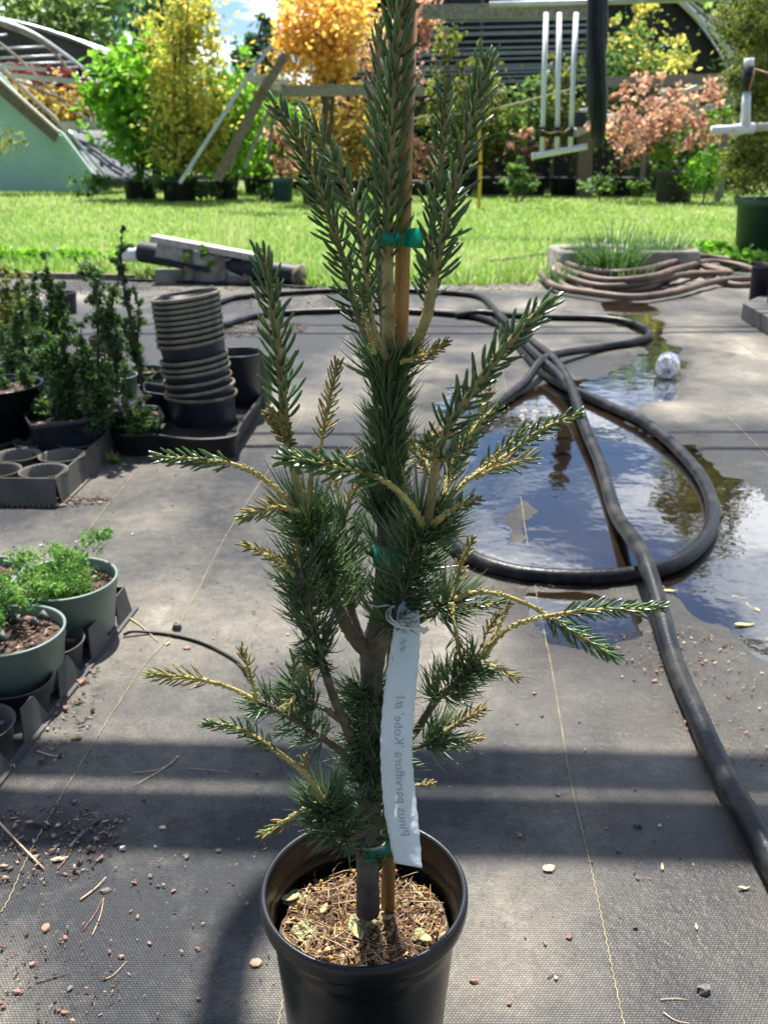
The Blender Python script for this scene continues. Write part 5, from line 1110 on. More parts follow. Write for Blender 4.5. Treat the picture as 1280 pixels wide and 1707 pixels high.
def along(s_, f0, f1, n, g):
    """n samples (position, tangent, radius, param) on a spline between fractions"""
    A_ = np.array(s_); seg = np.linalg.norm(np.diff(A_[:, :3], axis=0), axis=1); cum = np.concatenate([[0], np.cumsum(seg)]); tot = cum[-1]
    f = np.sort(f0 + (f1 - f0) * (np.arange(n) + g.random(n)) / n); d = f * tot
    pos = np.stack([np.interp(d, cum, A_[:, k]) for k in range(4)], 1)
    p2 = np.stack([np.interp(np.minimum(d + .004, tot), cum, A_[:, k]) for k in range(3)], 1); p1 = np.stack([np.interp(np.maximum(d - .004, 0), cum, A_[:, k]) for k in range(3)], 1)
    T_ = p2 - p1; T_ /= np.linalg.norm(T_, axis=1)[:, None]
    return pos[:, :3], T_, pos[:, 3], (f - f0) / (f1 - f0), tot * (f1 - f0)
def radial(T_, th):
    ref = np.tile(np.array([[.13, 1, .21]]), (len(T_), 1)); a = np.cross(T_, ref); a /= np.linalg.norm(a, axis=1)[:, None]; b_ = np.cross(T_, a)
    return a * np.cos(th)[:, None] + b_ * np.sin(th)[:, None]
def candle(pts, f0, kind='dark', ln=38, dens=1.0, stem='shoot_dark', bumps=3, label=None, wd=3.0, ang=38, name='shoot', bud=False, wood_n=9):
    """new shoot: woody axis, short fat needle bundles from fraction f0 to the tip"""
    if stem == 'shoot': bumps = 7; f0 = f0 * .86
    pts = [tuple([p_[0], p_[1], p_[2] * (1 if i_ < 1 else (.84 if stem != 'shoot' else .74))] + list(p_[3:])) for i_, p_ in enumerate(pts)]
    o, s_ = woody(name, pts, M[stem], bumps, wood_n)
    if label: o['label'] = label
    nz_seed[0] += 1; g = np.random.default_rng(nz_seed[0])
    px = (YP) / ray(640, 600).y / F_PX
    _, _, _, _, L_ = along(s_, f0, 1, 2, g); n = max(14, int(dens * L_ / px / (3.7 if kind == 'dark' else 3.0)))
    p, T_, rad, f, _ = along(s_, f0, 1.0, n, g)
    th = np.arange(n) * 2.39996 + g.random(n) * .5; Rd = radial(T_, th)
    an = np.radians((ang + 10) * (1 - .45 * f ** 3) + g.normal(size=n) * 7); D = T_ * np.cos(an)[:, None] + Rd * np.sin(an)[:, None]
    ln = ln * (1.0 if kind == 'dark' else 1.35); wd = wd * (1.08 if kind == 'dark' else .85); Lg = ln * px * (1 - .35 * f ** 2.5) * (.8 + .35 * g.random(n)); U = T_ * .75 - Rd * .25 + np.array([0, 0, .2]); U /= np.linalg.norm(U, axis=1)[:, None]
    mt = {'dark': 'needle_new', 'gold': 'needle_gold'}[kind]
    tint = np.clip((.42 if kind == 'dark' else .05) + (.35 if kind == 'dark' else .95) * g.random(n) + (.12 if kind == 'dark' else .1) * f, 0, 1)
    needle_mesh('needles', p + Rd * (rad * .8)[:, None], D, U, Lg, np.full(n, wd * .5 * px) * (.85 + .3 * g.random(n)), .10 + .16 * g.random(n), M[mt], o, tint, sheath=1 if kind == 'dark' else 0, fat=True)
    q = MB(); a = Vector(s_[-1][:3]); d = (a - Vector(s_[-3][:3])).normalized(); bl = (10 if bud else 6) * px
    q.tube([a - d * bl * .3, a + d * bl * .2, a + d * bl * .8, a + d * bl * 1.2], [s_[-1][3], s_[-1][3] * 1.25 + px, px * 2, .0003], 8, noise=.15); q.build('bud', M['bud'], o)
    return o, s_
def old(o, s_, f0, f1, n, ln=62, ang=62, seed=1, wd=3.0, droop=0.0, upb=.35, name='needles', rad_add=1.0):
    """last year's long thin needles in bundles of five"""
    g = np.random.default_rng(seed); px = YP / ray(640, 900).y / F_PX
    nb = int(n * .40); ln = ln * .9; p, T_, rad, f, _ = along(s_, f0, f1, nb, g); th = g.random(nb) * 6.283; Rd = radial(T_, th)
    an = np.radians(ang + g.normal(size=nb) * 12); D0 = T_ * np.cos(an)[:, None] + Rd * np.sin(an)[:, None]
    idx = np.repeat(np.arange(nb), 5); m_ = len(idx); D = D0[idx] + g.normal(size=(m_, 3)) * .20; D /= np.linalg.norm(D, axis=1)[:, None]
    U = T_[idx] * .8 + np.array([0, 0, upb - droop]) + g.normal(size=(m_, 3)) * .35; U /= np.linalg.norm(U, axis=1)[:, None]
    Lg = ln * px * (.7 + .45 * g.random(nb))[idx] * (.92 + .16 * g.random(m_))
    return needle_mesh(name, (p + Rd * rad[:, None] * .9)[idx], D, U, Lg, np.full(m_, wd * .5 * px) * (.8 + .4 * g.random(m_)), (.30 + .45 * g.random(nb))[idx], M['needle_old'], o, np.clip(.2 + .45 * g.random(nb)[idx] + .15 * g.random(m_), 0, 1))

# trunk
M['bark_trunk'] = mat('bark_trunk', (0.055, 0.045, 0.035), 0.9, (0.125, 0.105, 0.08), 45, 1.0, 130)
tk, ts_ = woody('trunk', [(613, 1520, 40, 0), (613, 1450, 38, 0), (615, 1380, 40, 0), (618, 1250, 36, .002), (620, 1130, 37, 0), (622, 1085, 44, 0), (631, 1030, 30, 0), (637, 960, 25, 0), (641, 880, 24, 0), (645, 760, 23, 0), (648, 660, 22, 0), (650, 600, 24, 0)], M['bark_trunk'], 1.2, 18, noise=.06)
old(tk, ts_, .745, 1.0, 500, 50, 42, 11, name='needles', upb=.1)
old(tk, ts_, .60, .78, 90, 46, 60, 12, name='needles')
old(tk, ts_, .28, .47, 480, 60, 66, 13, droop=.9, name='needles')
old(tk, ts_, .12, .30, 210, 52, 70, 14, droop=.5, name='needles')
old(tk, ts_, .965, 1.0, 90, 62, 70, 15, name='needles')
# leader and whorl of candles at the top
candle([(650, 600, 23, 0), (647, 540, 25, 0), (646, 440, 24, 0), (648, 300, 22, 0), (655, 160, 21, 0), (664, 30, 20, 0), (672, -60, 17, 0)], .28, ln=46, wd=5.6, dens=1.25, label='tall central leader', ang=34, wood_n=12)
candle([(642, 598, 14, .01), (612, 568, 14, .02), (592, 512, 13, .03), (574, 440, 13, .03), (552, 372, 13, .02), (520, 285, 13, .01), (484, 212, 12, 0), (462, 180, 9, 0)], .14, ln=42, wd=5.2, dens=1.15)
candle([(645, 598, 13, -.02), (624, 552, 14, -.03), (614, 492, 13, -.04), (606, 420, 12, -.045), (592, 352, 12, -.05), (566, 290, 11, -.05), (536, 235, 10, -.05), (516, 200, 8, -.05)], .22, ln=36, wd=4.8, dens=1.1)
candle([(664, 600, 18, 0), (690, 575, 22, -.01), (712, 525, 22, -.02), (722, 470, 19, -.02), (737, 395, 18, -.02), (762, 290, 16, -.02), (790, 185, 15, -.02), (812, 100, 11, -.02)], .32, ln=42, wd=5.2, dens=1.2)
candle([(702, 555, 15, -.01), (714, 495, 15, .02), (716, 430, 15, .03), (723, 350, 13, .04), (735, 270, 13, .04), (738, 200, 12, .04), (742, 150, 8, .04)], .16, ln=36, wd=5.0, dens=1.15)
candle([(645, 596, 15, .03), (634, 480, 15, .04), (628, 360, 15, .045), (628, 230, 15, .045), (630, 120, 14, .045), (631, 48, 13, .045)], .10, ln=32, wd=4.6, dens=.8, bud=True, label='rear shoot topped by a bare brown bud')
candle([(625, 590, 7, -.03), (612, 545, 8, -.04), (604, 505, 7, -.04), (600, 480, 5, -.04)], .5, ln=18, wd=3.4, stem='shoot')
candle([(668, 604, 7, -.03), (700, 594, 8, -.04), (722, 584, 8, -.045), (743, 571, 5, -.05)], .3, 'gold', ln=13, wd=4, stem='shoot', dens=1.6)

def branch(pts, m_='bark', bumps=1.5, n=10, label=None):
    o, s_ = woody('branch', pts, M[m_], bumps, n, noise=.06)
    if label: o['label'] = label
    return o, s_
# right main limb
o, s_ = branch([(622, 1082, 30, 0), (650, 1055, 27, -.03), (667, 1010, 24, -.05), (684, 950, 20, -.06), (700, 900, 18, -.065), (712, 872, 18, -.07)])
old(o, s_, .30, 1, 330, 62, 62, 21); old(o, s_, .90, 1.0, 60, 72, 52, 22, name='needles')
candle([(712, 875, 17, -.07), (720, 820, 20, -.07), (728, 765, 19, -.07), (748, 712, 17, -.075), (792, 645, 16, -.08), (846, 575, 16, -.08), (882, 535, 14, -.08), (912, 505, 9, -.08)], .36, ln=40, wd=5.6, dens=1.15, ang=40, label='thick new shoot slanting up to the right')
candle([(706, 878, 11, -.08), (684, 840, 12, -.10), (648, 806, 11, -.12), (600, 786, 10, -.13), (545, 775, 10, -.135), (505, 768, 9, -.14), (474, 764, 6, -.14)], .56, ln=32, wd=5.4, dens=1.5, stem='shoot', label='shoot arching left across the trunk with a dark tip')
candle([(716, 876, 12, -.06), (744, 832, 11, -.05), (792, 792, 10, -.04), (850, 755, 10, -.03), (905, 715, 10, -.03), (966, 690, 6, -.03)], .66, 'dark', ln=23, wd=4.4, stem='shoot', dens=1.1)
candle([(730, 858, 9, -.03), (765, 812, 9, -.01), (812, 772, 9, 0), (850, 738, 8, 0), (878, 712, 5, 0)], .6, 'dark', ln=24, wd=4, stem='shoot')
candle([(792, 796, 8, -.04), (826, 780, 8, -.04), (856, 772, 8, -.045), (886, 764, 5, -.05)], .2, 'gold', ln=22, wd=3.6, stem='shoot')
candle([(722, 874, 12, -.08), (748, 852, 12, -.10), (770, 840, 11, -.11), (796, 832, 7, -.12)], .35, 'dark', ln=22, wd=4.2, stem='shoot')
candle([(735, 850, 14, -.02), (747, 800, 15, .01), (768, 748, 15, .02), (800, 705, 13, .03), (826, 680, 8, .03)], .3, 'dark', ln=32, wd=3.4, stem='shoot', dens=1.2)
candle([(742, 800, 10, .02), (775, 765, 10, .03), (815, 650, 8, .05)], .5, 'gold', ln=26, wd=3.4, stem='shoot')
candle([(722, 800, 9, 0), (706, 745, 9, .03), (738, 718, 8, .04), (765, 722, 6, .04)], .2, 'gold', ln=24, wd=3.4, stem='shoot')
candle([(718, 792, 8, .01), (700, 768, 8, .03), (688, 735, 6, .03)], .2, 'gold', ln=20, wd=3.4, stem='shoot')
candle([(726, 770, 9, -.08), (722, 745, 9, -.095), (712, 735, 6, -.1)], .1, 'dark', ln=30, wd=5, stem='shoot_dark')
candle([(735, 768, 9, -.08), (755, 760, 9, -.09), (785, 738, 6, -.1)], .1, 'dark', ln=28, wd=4.6, stem='shoot_dark')
# left main limb
o, s_ = branch([(620, 1088, 30, 0), (596, 1070, 26, -.01), (570, 1028, 22, -.03), (548, 970, 19, -.04), (528, 915, 17, -.05), (510, 858, 15, -.06)])
old(o, s_, .42, 1, 300, 58, 64, 23); old(o, s_, .9, 1, 60, 68, 52, 24)
o, s_ = branch([(604, 1074, 18, .01), (586, 1020, 15, .03), (578, 960, 13, .04), (574, 900, 12, .04), (570, 850, 11, .04)])
old(o, s_, .25, 1, 170, 56, 62, 25)
candle([(570, 850, 9, .04), (560, 800, 9, .05), (572, 768, 8, .05), (600, 758, 5, .05)], .3, 'gold', ln=20, wd=3.6, stem='shoot')
candle([(574, 862, 8, .03), (590, 820, 8, .03), (612, 798, 5, .03)], .3, 'gold', ln=18, wd=3.6, stem='shoot')
candle([(510, 856, 16, -.06), (494, 800, 15, -.06), (484, 748, 16, -.065), (474, 690, 18, -.07), (468, 620, 18, -.07), (458, 540, 17, -.07), (448, 470, 15, -.07), (438, 428, 10, -.07)], .40, ln=40, wd=5.6, dens=1.15, label='upright dark needled shoot at the left')
candle([(482, 740, 11, -.075), (470, 715, 16, -.085), (455, 695, 15, -.09), (448, 688, 10, -.09)], .1, 'gold', ln=13, wd=5.5, stem='shoot_dark', dens=2.6, label='cluster of brown bud scales on the left shoot')
candle([(480, 742, 10, -.07), (492, 765, 10, -.085), (510, 772, 6, -.09)], .1, 'dark', ln=30, wd=5.2, stem='shoot_dark')
candle([(500, 858, 11, -.07), (474, 828, 11, -.08), (435, 795, 10, -.09), (390, 774, 9, -.10), (330, 766, 9, -.11), (262, 762, 6, -.12)], .68, 'dark', ln=24, wd=3.8, stem='shoot', dens=1.4, label='long yellow shoot reaching left')
candle([(498, 852, 9, -.08), (468, 846, 9, -.095), (436, 852, 9, -.10), (404, 862, 6, -.11)], .4, 'gold', ln=17, wd=4.6, stem='shoot', dens=1.4)
candle([(514, 856, 13, -.055), (518, 800, 11, -.05), (524, 750, 9, -.05)], .75, 'gold', ln=8, wd=3, stem='shoot_dark')
candle([(528, 790, 7, -.03), (536, 735, 7, -.02), (548, 672, 8, -.02), (562, 606, 5, -.02)], .35, 'gold', ln=18, wd=4, stem='shoot', dens=1.2)
# second left limb
o, s_ = branch([(600, 1262, 16, .0), (572, 1200, 16, -.03), (545, 1130, 14, -.05), (524, 1050, 13, -.07), (508, 985, 11, -.075), (500, 945, 9, -.08)])
old(o, s_, .55, 1, 230, 56, 66, 26)
candle([(492, 958, 7, -.085), (468, 938, 7, -.095), (440, 922, 7, -.10), (406, 907, 5, -.105)], .15, 'gold', ln=13, wd=4, stem='shoot', dens=1.1)
candle([(500, 945, 6, -.08), (496, 925, 5, -.08), (494, 902, 4, -.08)], .3, 'gold', ln=9, wd=3, stem='shoot')
# lower left sprays
o, s_ = branch([(604, 1305, 14, 0), (570, 1255, 13, -.02), (525, 1222, 11, -.05), (478, 1192, 10, -.07), (430, 1170, 8, -.08)])
old(o, s_, .50, 1, 120, 48, 66, 27, upb=.1)
candle([(430, 1170, 10, -.08), (388, 1148, 9, -.085), (340, 1134, 9, -.09), (300, 1128, 9, -.09), (250, 1126, 6, -.09)], .58, 'gold', ln=18, wd=3.6, stem='shoot', dens=1.4, label='yellow shoot reaching far left low down')
candle([(428, 1168, 7, -.08), (418, 1128, 7, -.08), (403, 1083, 5, -.08)], .45, 'gold', ln=14, wd=4, stem='shoot')
o, s_ = branch([(566, 1200, 11, -.03), (540, 1180, 10, -.05), (510, 1165, 8, -.06), (488, 1150, 7, -.065)])
old(o, s_, .5, 1, 70, 46, 60, 28)
candle([(488, 1150, 7, -.065), (489, 1122, 7, -.065), (490, 1095, 5, -.065)], .2, 'dark', ln=22, wd=4.2)
candle([(522, 1160, 7, -.03), (516, 1130, 7, -.03), (508, 1108, 5, -.03)], .4, 'gold', ln=13, wd=4, stem='shoot')
candle([(492, 1160, 6, -.08), (482, 1175, 6, -.09), (475, 1180, 5, -.09)], .1, 'gold', ln=14, wd=4, stem='shoot')
# lowest left branch
o, s_ = branch([(606, 1385, 20, -.01), (580, 1392, 18, -.03), (556, 1372, 14, -.05), (538, 1335, 12, -.06)])
old(o, s_, .35, 1, 200, 62, 58, 29, upb=.1); old(o, s_, .8, 1, 60, 60, 70, 30, upb=0)
candle([(538, 1335, 11, -.06), (518, 1300, 11, -.065), (480, 1266, 11, -.07), (430, 1232, 10, -.075), (390, 1212, 9, -.08), (343, 1206, 6, -.08)], .60, 'dark', ln=24, wd=3.6, stem='shoot', dens=1.4, label='long yellow green shoot low at the left')
candle([(536, 1338, 8, -.065), (502, 1352, 8, -.07), (470, 1372, 8, -.075), (436, 1394, 6, -.08)], .6, 'gold', ln=15, wd=4.4, stem='shoot', dens=1.2, label='pale yellow shoot hanging over the pot rim')
candle([(514, 1290, 6, -.06), (510, 1275, 6, -.055), (508, 1262, 4, -.05)], .1, 'gold', ln=14, wd=3.4)
# right lower limbs
o, s_ = branch([(636, 1065, 18, .01), (668, 1048, 15, .02), (705, 1030, 13, .02), (735, 1012, 11, .01), (752, 1002, 10, 0)])
old(o, s_, .72, 1, 90, 62, 70, 31)
candle([(755, 1000, 10, 0), (785, 988, 10, 0), (830, 990, 10, 0), (880, 1008, 10, 0), (918, 1030, 10, 0), (965, 1060, 9, 0), (1022, 1094, 6, 0)], .62, 'dark', ln=34, wd=4.4, stem='shoot', dens=1.5, label='yellow shoot arching right and dipping to a green brush')
candle([(752, 1004, 9, -.01), (758, 1040, 9, -.02), (764, 1080, 9, -.02), (772, 1112, 6, -.02)], .5, 'gold', ln=26, wd=3.4, stem='shoot')
candle([(753, 998, 7, 0), (762, 968, 7, .01), (770, 935, 7, .01), (788, 898, 5, .01)], .25, 'gold', ln=14, wd=4.2, stem='shoot_dark')
candle([(760, 1008, 8, 0), (790, 1010, 8, .01), (815, 1008, 8, .01), (842, 1004, 5, .01)], .3, 'dark', ln=30, wd=3.4, stem='shoot')
o, s_ = branch([(634, 1290, 16, .02), (690, 1222, 14, .02), (728, 1165, 13, 0), (762, 1136, 11, -.01), (800, 1104, 9, -.02)])
old(o, s_, .62, 1, 170, 54, 66, 32)
candle([(806, 1098, 10, -.02), (830, 1062, 10, -.025), (868, 1038, 10, -.03), (930, 1024, 10, -.03), (1000, 1016, 9, -.03), (1050, 1016, 9, -.03), (1102, 1014, 6, -.03)], .60, 'dark', ln=28, wd=4.0, stem='shoot', dens=1.4, label='yellow shoot reaching far right with a green tip')
candle([(806, 1096, 8, -.02), (826, 1055, 8, -.01), (848, 1006, 7, 0)], .9, 'gold', ln=5, wd=3, stem='shoot')
candle([(800, 1095, 7, -.01), (808, 1060, 7, .01), (830, 1025, 5, .01)], .5, 'gold', ln=12, wd=4, stem='shoot_dark')
candle([(808, 1102, 7, -.03), (832, 1115, 7, -.04), (862, 1130, 5, -.04)], .4, 'gold', ln=14, wd=4, stem='shoot')
o, s_ = branch([(636, 1262, 13, .03), (680, 1248, 11, .01), (715, 1240, 9, 0), (738, 1222, 8, 0)])
old(o, s_, .7, 1, 90, 56, 68, 33)
candle([(738, 1222, 9, 0), (765, 1205, 9, 0), (806, 1182, 6, 0)], .3, 'gold', ln=18, wd=4, stem='shoot_dark', dens=1.5)
candle([(738, 1236, 8, 0), (765, 1238, 8, 0), (800, 1230, 5, 0)], .4, 'gold', ln=15, wd=4, stem='shoot_dark', dens=1.3)
candle([(640, 1330, 8, .04), (680, 1312, 7, .04), (722, 1306, 5, .04)], .75, 'gold', ln=10, wd=4, stem='shoot_dark')

# ---- stake, ties, tag
q = MB(); q.tube([P(646, 1512, YP + .018), P(652, 1300, YP + .016), P(660, 900, YP + .014), P(668, 560, YP + .012), P(674, 300, YP + .012), P(684, -40, YP + .012)], [.0078, .0075, .0070, .0066, .0064, .0062], 16)
stake = tag(q.build('bamboo_stake', M['stake']), 'brown bamboo stake standing behind the pine trunk in the pot', 'stake')
def band(name, pts, hgt, label, th=.0008, mm='tape_green', cat='tie tape', white=False):
    """ribbon round the trunk: closed loop in xy at varying height"""
    q = MB(); n = len(pts); vs = []
    for p, dz in pts:
        vs += [p + Vector((0, 0, dz - hgt / 2)), p + Vector((0, 0, dz + hgt / 2))]
    q.add(vs, [(2 * i, 2 * ((i + 1) % n), 2 * ((i + 1) % n) + 1, 2 * i + 1) for i in range(n)]); o = q.build(name, M[mm], None); s_ = o.modifiers.new('s', 'SOLIDIFY'); s_.thickness = th
    return tag(o, label, cat)
def oval(ca, cb, ra, rb, n=28, wob=.3, z=0):
    mid = (ca + cb) / 2; d = (cb - ca); out = []
    for i in range(n):
        th = i / n * 6.283; v = Vector((math.cos(th), math.sin(th), 0)); r_ = max((ca - mid).dot(v) + ra, (cb - mid).dot(v) + rb)
        out.append((mid + v * (r_ + .0008), .0012 * math.sin(th * 3 + wob) + z))
    return out
def at_path(px, py, dy): return P(px, py, YP + dy)
a, b_ = at_path(614, 1415, 0), at_path(648, 1418, .016); b_.z = a.z
band('tie_tape', oval(a, b_, .0112, .0082), .0150, 'green tie tape binding stake and trunk just above the soil')
band('tie_tape', oval(a, b_, .0120, .0090, z=.0105), .004, 'pale frayed wrap edge above the lowest green tie', mm='tape_white')
a, b_ = at_path(639, 925, 0), at_path(660, 928, .014); b_.z = a.z
band('tie_tape', oval(a, b_, .0078, .0075), .022, 'green tie tape on the trunk halfway up between needle tufts')
a, b_ = at_path(648, 398, 0), at_path(671, 400, .012); b_.z = a.z
bt = band('tie_tape', oval(a, b_, .0072, .0068), .0095, 'bright green tie tape on the central leader with a loose tab on the right')
q = MB(); A = [at_path(676, 384, -.004), at_path(704, 379, -.012), at_path(706, 414, -.012), at_path(676, 412, -.004)]; q.add([A[0], A[0].lerp(A[1], .5) + Vector((0, -.002, .001)), A[1], A[2], A[3].lerp(A[2], .5) + Vector((0, -.002, 0)), A[3]], [(0, 1, 4, 5), (1, 2, 3, 4)]); o = q.build('tape_tab', M['tape_green'], bt); s_ = o.modifiers.new('s', 'SOLIDIFY'); s_.thickness = .0006
# tag strip
rows = [(1003, 672, 690, -.060), (1015, 664, 697, -.066), (1040, 658, 700, -.072), (1060, 655, 700, -.076), (1100, 648, 698, -.080), (1150, 641, 693, -.083), (1200, 636, 689, -.084), (1250, 634, 687, -.083), (1300, 636, 690, -.080), (1350, 640, 695, -.076), (1400, 649, 700, -.072), (1443, 658, 703, -.070)]
sp_l = spline([(y, l_, r_, d) for y, l_, r_, d in rows], 8); q = MB(); vs = []; NC = 9
for y, l_, r_, d in sp_l:
    for j in range(NC):
        t_ = j / (NC - 1); yy = y + (t_ - .5) * (8 if y > 1430 else 2); ser = .5 * ((int(y * 1.2) % 2) - .5) * (1 if j in (0, NC - 1) else 0) * 2
        vs.append(P(l_ + (r_ - l_) * t_ + ser * (1 if j else -1), yy, YP + d + .0032 * (1 - (2 * t_ - 1) ** 2)))
n_ = len(sp_l); q.add(vs, [(i * NC + j, (i + 1) * NC + j, (i + 1) * NC + j + 1, i * NC + j + 1) for i in range(n_ - 1) for j in range(NC - 1)])
tg = q.build('plant_tag', M['tag']); s_ = tg.modifiers.new('s', 'SOLIDIFY'); s_.thickness = .0004; s_.offset = -1
tag(tg, 'long bluish white plastic plant tag with mirrored writing hanging from the pine', 'plant tag')
# writing on the tag, seen from its back: mirrored, running upwards
def on_tag(y, x):
    ys_ = [a[0] for a in sp_l]; l_ = np.interp(y, ys_, [a[1] for a in sp_l]); r_ = np.interp(y, ys_, [a[2] for a in sp_l]); d = np.interp(y, ys_, [a[3] for a in sp_l]); t_ = (x - l_) / (r_ - l_)
    return P(x, y, YP + d + .0032 * (1 - (2 * t_ - 1) ** 2) - .0006)
def writing(txt, y_start, y_end, xc, hpx, parent):
    cu = bpy.data.curves.new('lettering', 'FONT'); cu.body = txt; cu.size = 1; cu.resolution_u = 3; cu.offset = .0
    to = bpy.data.objects.new('tmp', cu); COL.objects.link(to); dg = bpy.context.evaluated_depsgraph_get(); dg.update()
    me = bpy.data.meshes.new_from_object(to.evaluated_get(dg)); bpy.data.objects.remove(to)
    xs_ = [v.co.x for v in me.vertices]; x0, x1 = min(xs_), max(xs_)
    for v in me.vertices:
        u = (v.co.x - x0) / (x1 - x0); yy = y_start + (y_end - y_start) * u; slope = np.interp(yy, [1060, 1200, 1300, 1440], [6, -4, -2, 10])
        w_ = (v.co.y - .35) * hpx                       # letter tops point right = mirrored
        v.co = on_tag(yy, xc + slope + w_ - v.co.y * 0)
    me.name = 'lettering'; me.materials.clear()
    return link('lettering', me, M['ink'], parent)
writing("Pinus parviflora 'Kobe' #1", 1393, 1162, 669, 22, tg)
writing("#1", 1088, 1052, 668, 15, tg)
# white twist round the limb
q = MB(); cl = [P(657, 1010, YP - .075), P(646, 1018, YP - .07), P(645, 1030, YP - .085), P(655, 1040, YP - .095), P(670, 1046, YP - .09), P(690, 1048, YP - .085), P(703, 1052, YP - .08), P(712, 1046, YP - .075)]
q.tube(spline([tuple(p) for p in cl], 6), .0011, 6); cl2 = [P(614, 1008, YP - .06), P(630, 1011, YP - .065), P(643, 1009, YP - .07), P(652, 1012, YP - .07), P(650, 1028, YP - .09), P(664, 1042, YP - .095)]; q.tube(spline([tuple(p) for p in cl2], 6), .0009, 6)
q.build('tie_loop', M['tape_white'], tg)
q = MB(); A = [P(690, 1046, YP - .084), P(706, 1058, YP - .082), P(716, 1050, YP - .08), P(700, 1044, YP - .08)]; q.prism(A, (0, .0006, 0)); q.build('tie_tail', M['tape_white'], tg)

# ================================================================== LITTER ON THE FABRIC
# stuff : countless small bits
g0 = G(60, 1440); chips('bark_litter', 'scatter of small bark bits on the fabric at the lower left', G(60, 1410), (.13, .09), 420, .006, 601, 'litter')
chips('bark_litter', 'thin scatter of bark bits across the lower left fabric', G(200, 1540), (.30, .22), 420, .0030, 602, 'litter')
chips('bark_litter', 'fine grit and bits spread over the fabric in front', G(700, 1250), (.75, .42), 1500, .0022, 603, 'litter')
chips('bark_litter', 'dark bits spread over the middle of the fabric', G(350, 900), (.9, .7), 800, .0045, 604, 'litter')
chips('bark_litter', 'brown heap of leaf litter on the fabric behind the leftward shoots', G(430, 548), (.30, .30), 900, .012, 605, 'litter')
chips('bark_litter', 'brown litter drift between the hoses', G(560, 505), (.7, .45), 900, .010, 606, 'litter')
chips('bark_litter', 'pale husks and seed litter stranded beside the hose on wet fabric', G(1190, 1150), (.13, .26), 420, .0048, 607, 'chips')
chips('bark_litter', 'litter washed against the hose beside the small puddle', G(1075, 1080), (.08, .10), 140, .005, 608, 'litter')
chips('bark_litter', 'debris line along the front of the hose loop', G(950, 980), (.34, .03), 110, .004, 609, 'litter')
chips('bark_litter', 'spilled bark along the taupe seedling tray', G(60, 836), (.24, .05), 420, .009, 610, 'litter')
chips('bark_litter', 'bark bits along the front edge of the scalloped tray', G(120, 1190), (.05, .16), 130, .007, 611, 'litter')
chips('bark_litter', 'soil and bark strewn between the pots of the seedling group', G(120, 680), (.55, .35), 900, .012, 612, 'litter', hgt=.02)
chips('bark_litter', 'crumbs of soil by the lower left corner', G(60, 1640), (.12, .10), 260, .0035, 613, 'litter')
chips('bark_litter', 'litter line where fabric meets the lawn', G(560, 478), (3.2, .28), 1500, .016, 614, 'litter')
# individual bits
def chip(px, py, L_, W_, rz, mm, name, label, cat, group, hgt=.0025):
    c = GG(px, py, .0012); q = MB(); n = 7; vs = []; rr_ = random.Random(int(px * 7 + py))
    for z in (0, 1):
        for i in range(n):
            a = i / n * 6.283; k = (1 + .35 * rr_.uniform(-1, 1)) * (1 - .12 * z); vs.append((L_ * k * math.cos(a), W_ * k * math.sin(a), z * hgt * rr_.uniform(.7, 1.3)))
    m3 = Matrix.Translation(c) @ Matrix.Rotation(rz, 4, 'Z') @ Matrix.Rotation(rr_.uniform(-.2, .2), 4, 'X')
    q.add([m3 @ Vector(v) for v in vs], [tuple(range(n))[::-1], tuple(range(n, 2 * n))] + [(i, (i + 1) % n, n + (i + 1) % n, n + i) for i in range(n)], rr_.random(), True)
    return tag(q.build(name, M[mm]), label, cat, group)
M['chip_red'] = mat('chip_red', (.20, .10, .075), .85, (.34, .20, .15), 120, .6, 300)
M['chip_tan'] = mat('chip_tan', (.42, .31, .18), .8, (.60, .47, .31), 90, .5, 300)
M['chip_grey'] = mat('chip_grey', (.06, .055, .05), .85, (.16, .15, .14), 120, .6, 300)
M['stone_w'] = mat('stone_w', (.45, .43, .40), .8, (.62, .60, .57), 90, .4, 300)
rc_ = random.Random(44)
for px, py, s_ in ((78, 1548, .008), (205, 1360, .0025), (110, 1690, .006), (30, 1655, .007), (230, 1532, .0045), (195, 1370, .003), (185, 1395, .004), (203, 1372, .0035), (250, 1575, .004), (203, 1598, .004), (60, 1430, .006), (55, 1610, .004), (330, 1585, .0035), (412, 1510, .004), (225, 1475, .004), (290, 1488, .004), (332, 1668, .003), (110, 1567, .004)):
    chip(px, py, s_, s_ * rc_.uniform(.5, .9), rc_.random() * 3, 'chip_red', 'bark_chip', 'reddish brown flake of bark lying on the fabric left of the pine pot', 'bark chip', 'red brown bark flakes left of the pot')
for px, py, s_ in ((175, 1487, .008), (311, 1430, .006), (96, 1412, .006), (90, 1395, .005), (125, 1338, .006), (118, 1650, .005), (252, 1463, .0045), (264, 1480, .004), (365, 1420, .005), (200, 1415, .004), (145, 1350, .005), (82, 1330, .003), (240, 1335, .004), (428, 1290, .004)):
    chip(px, py, s_, s_ * rc_.uniform(.4, .9), rc_.random() * 3, 'chip_grey', 'bark_chip', 'dark grey flake of bark lying on the fabric left of the pine pot', 'bark chip', 'grey bark flakes left of the pot')
for px, py, s_ in ((862, 1295, .003), (866, 1395, .004), (1010, 1382, .003), (948, 1565, .0045), (907, 1575, .004), (848, 1675, .004), (875, 1565, .002), (790, 1637, .007), (985, 1438, .003), (1090, 1137, .007), (890, 1158, .004), (1056, 1136, .003), (862, 1208, .003)):
    chip(px, py, s_, s_ * rc_.uniform(.4, .9), rc_.random() * 3, 'chip_red', 'bark_chip', 'small brown chip lying on the fabric right of the pine pot', 'bark chip', 'brown chips right of the pot')
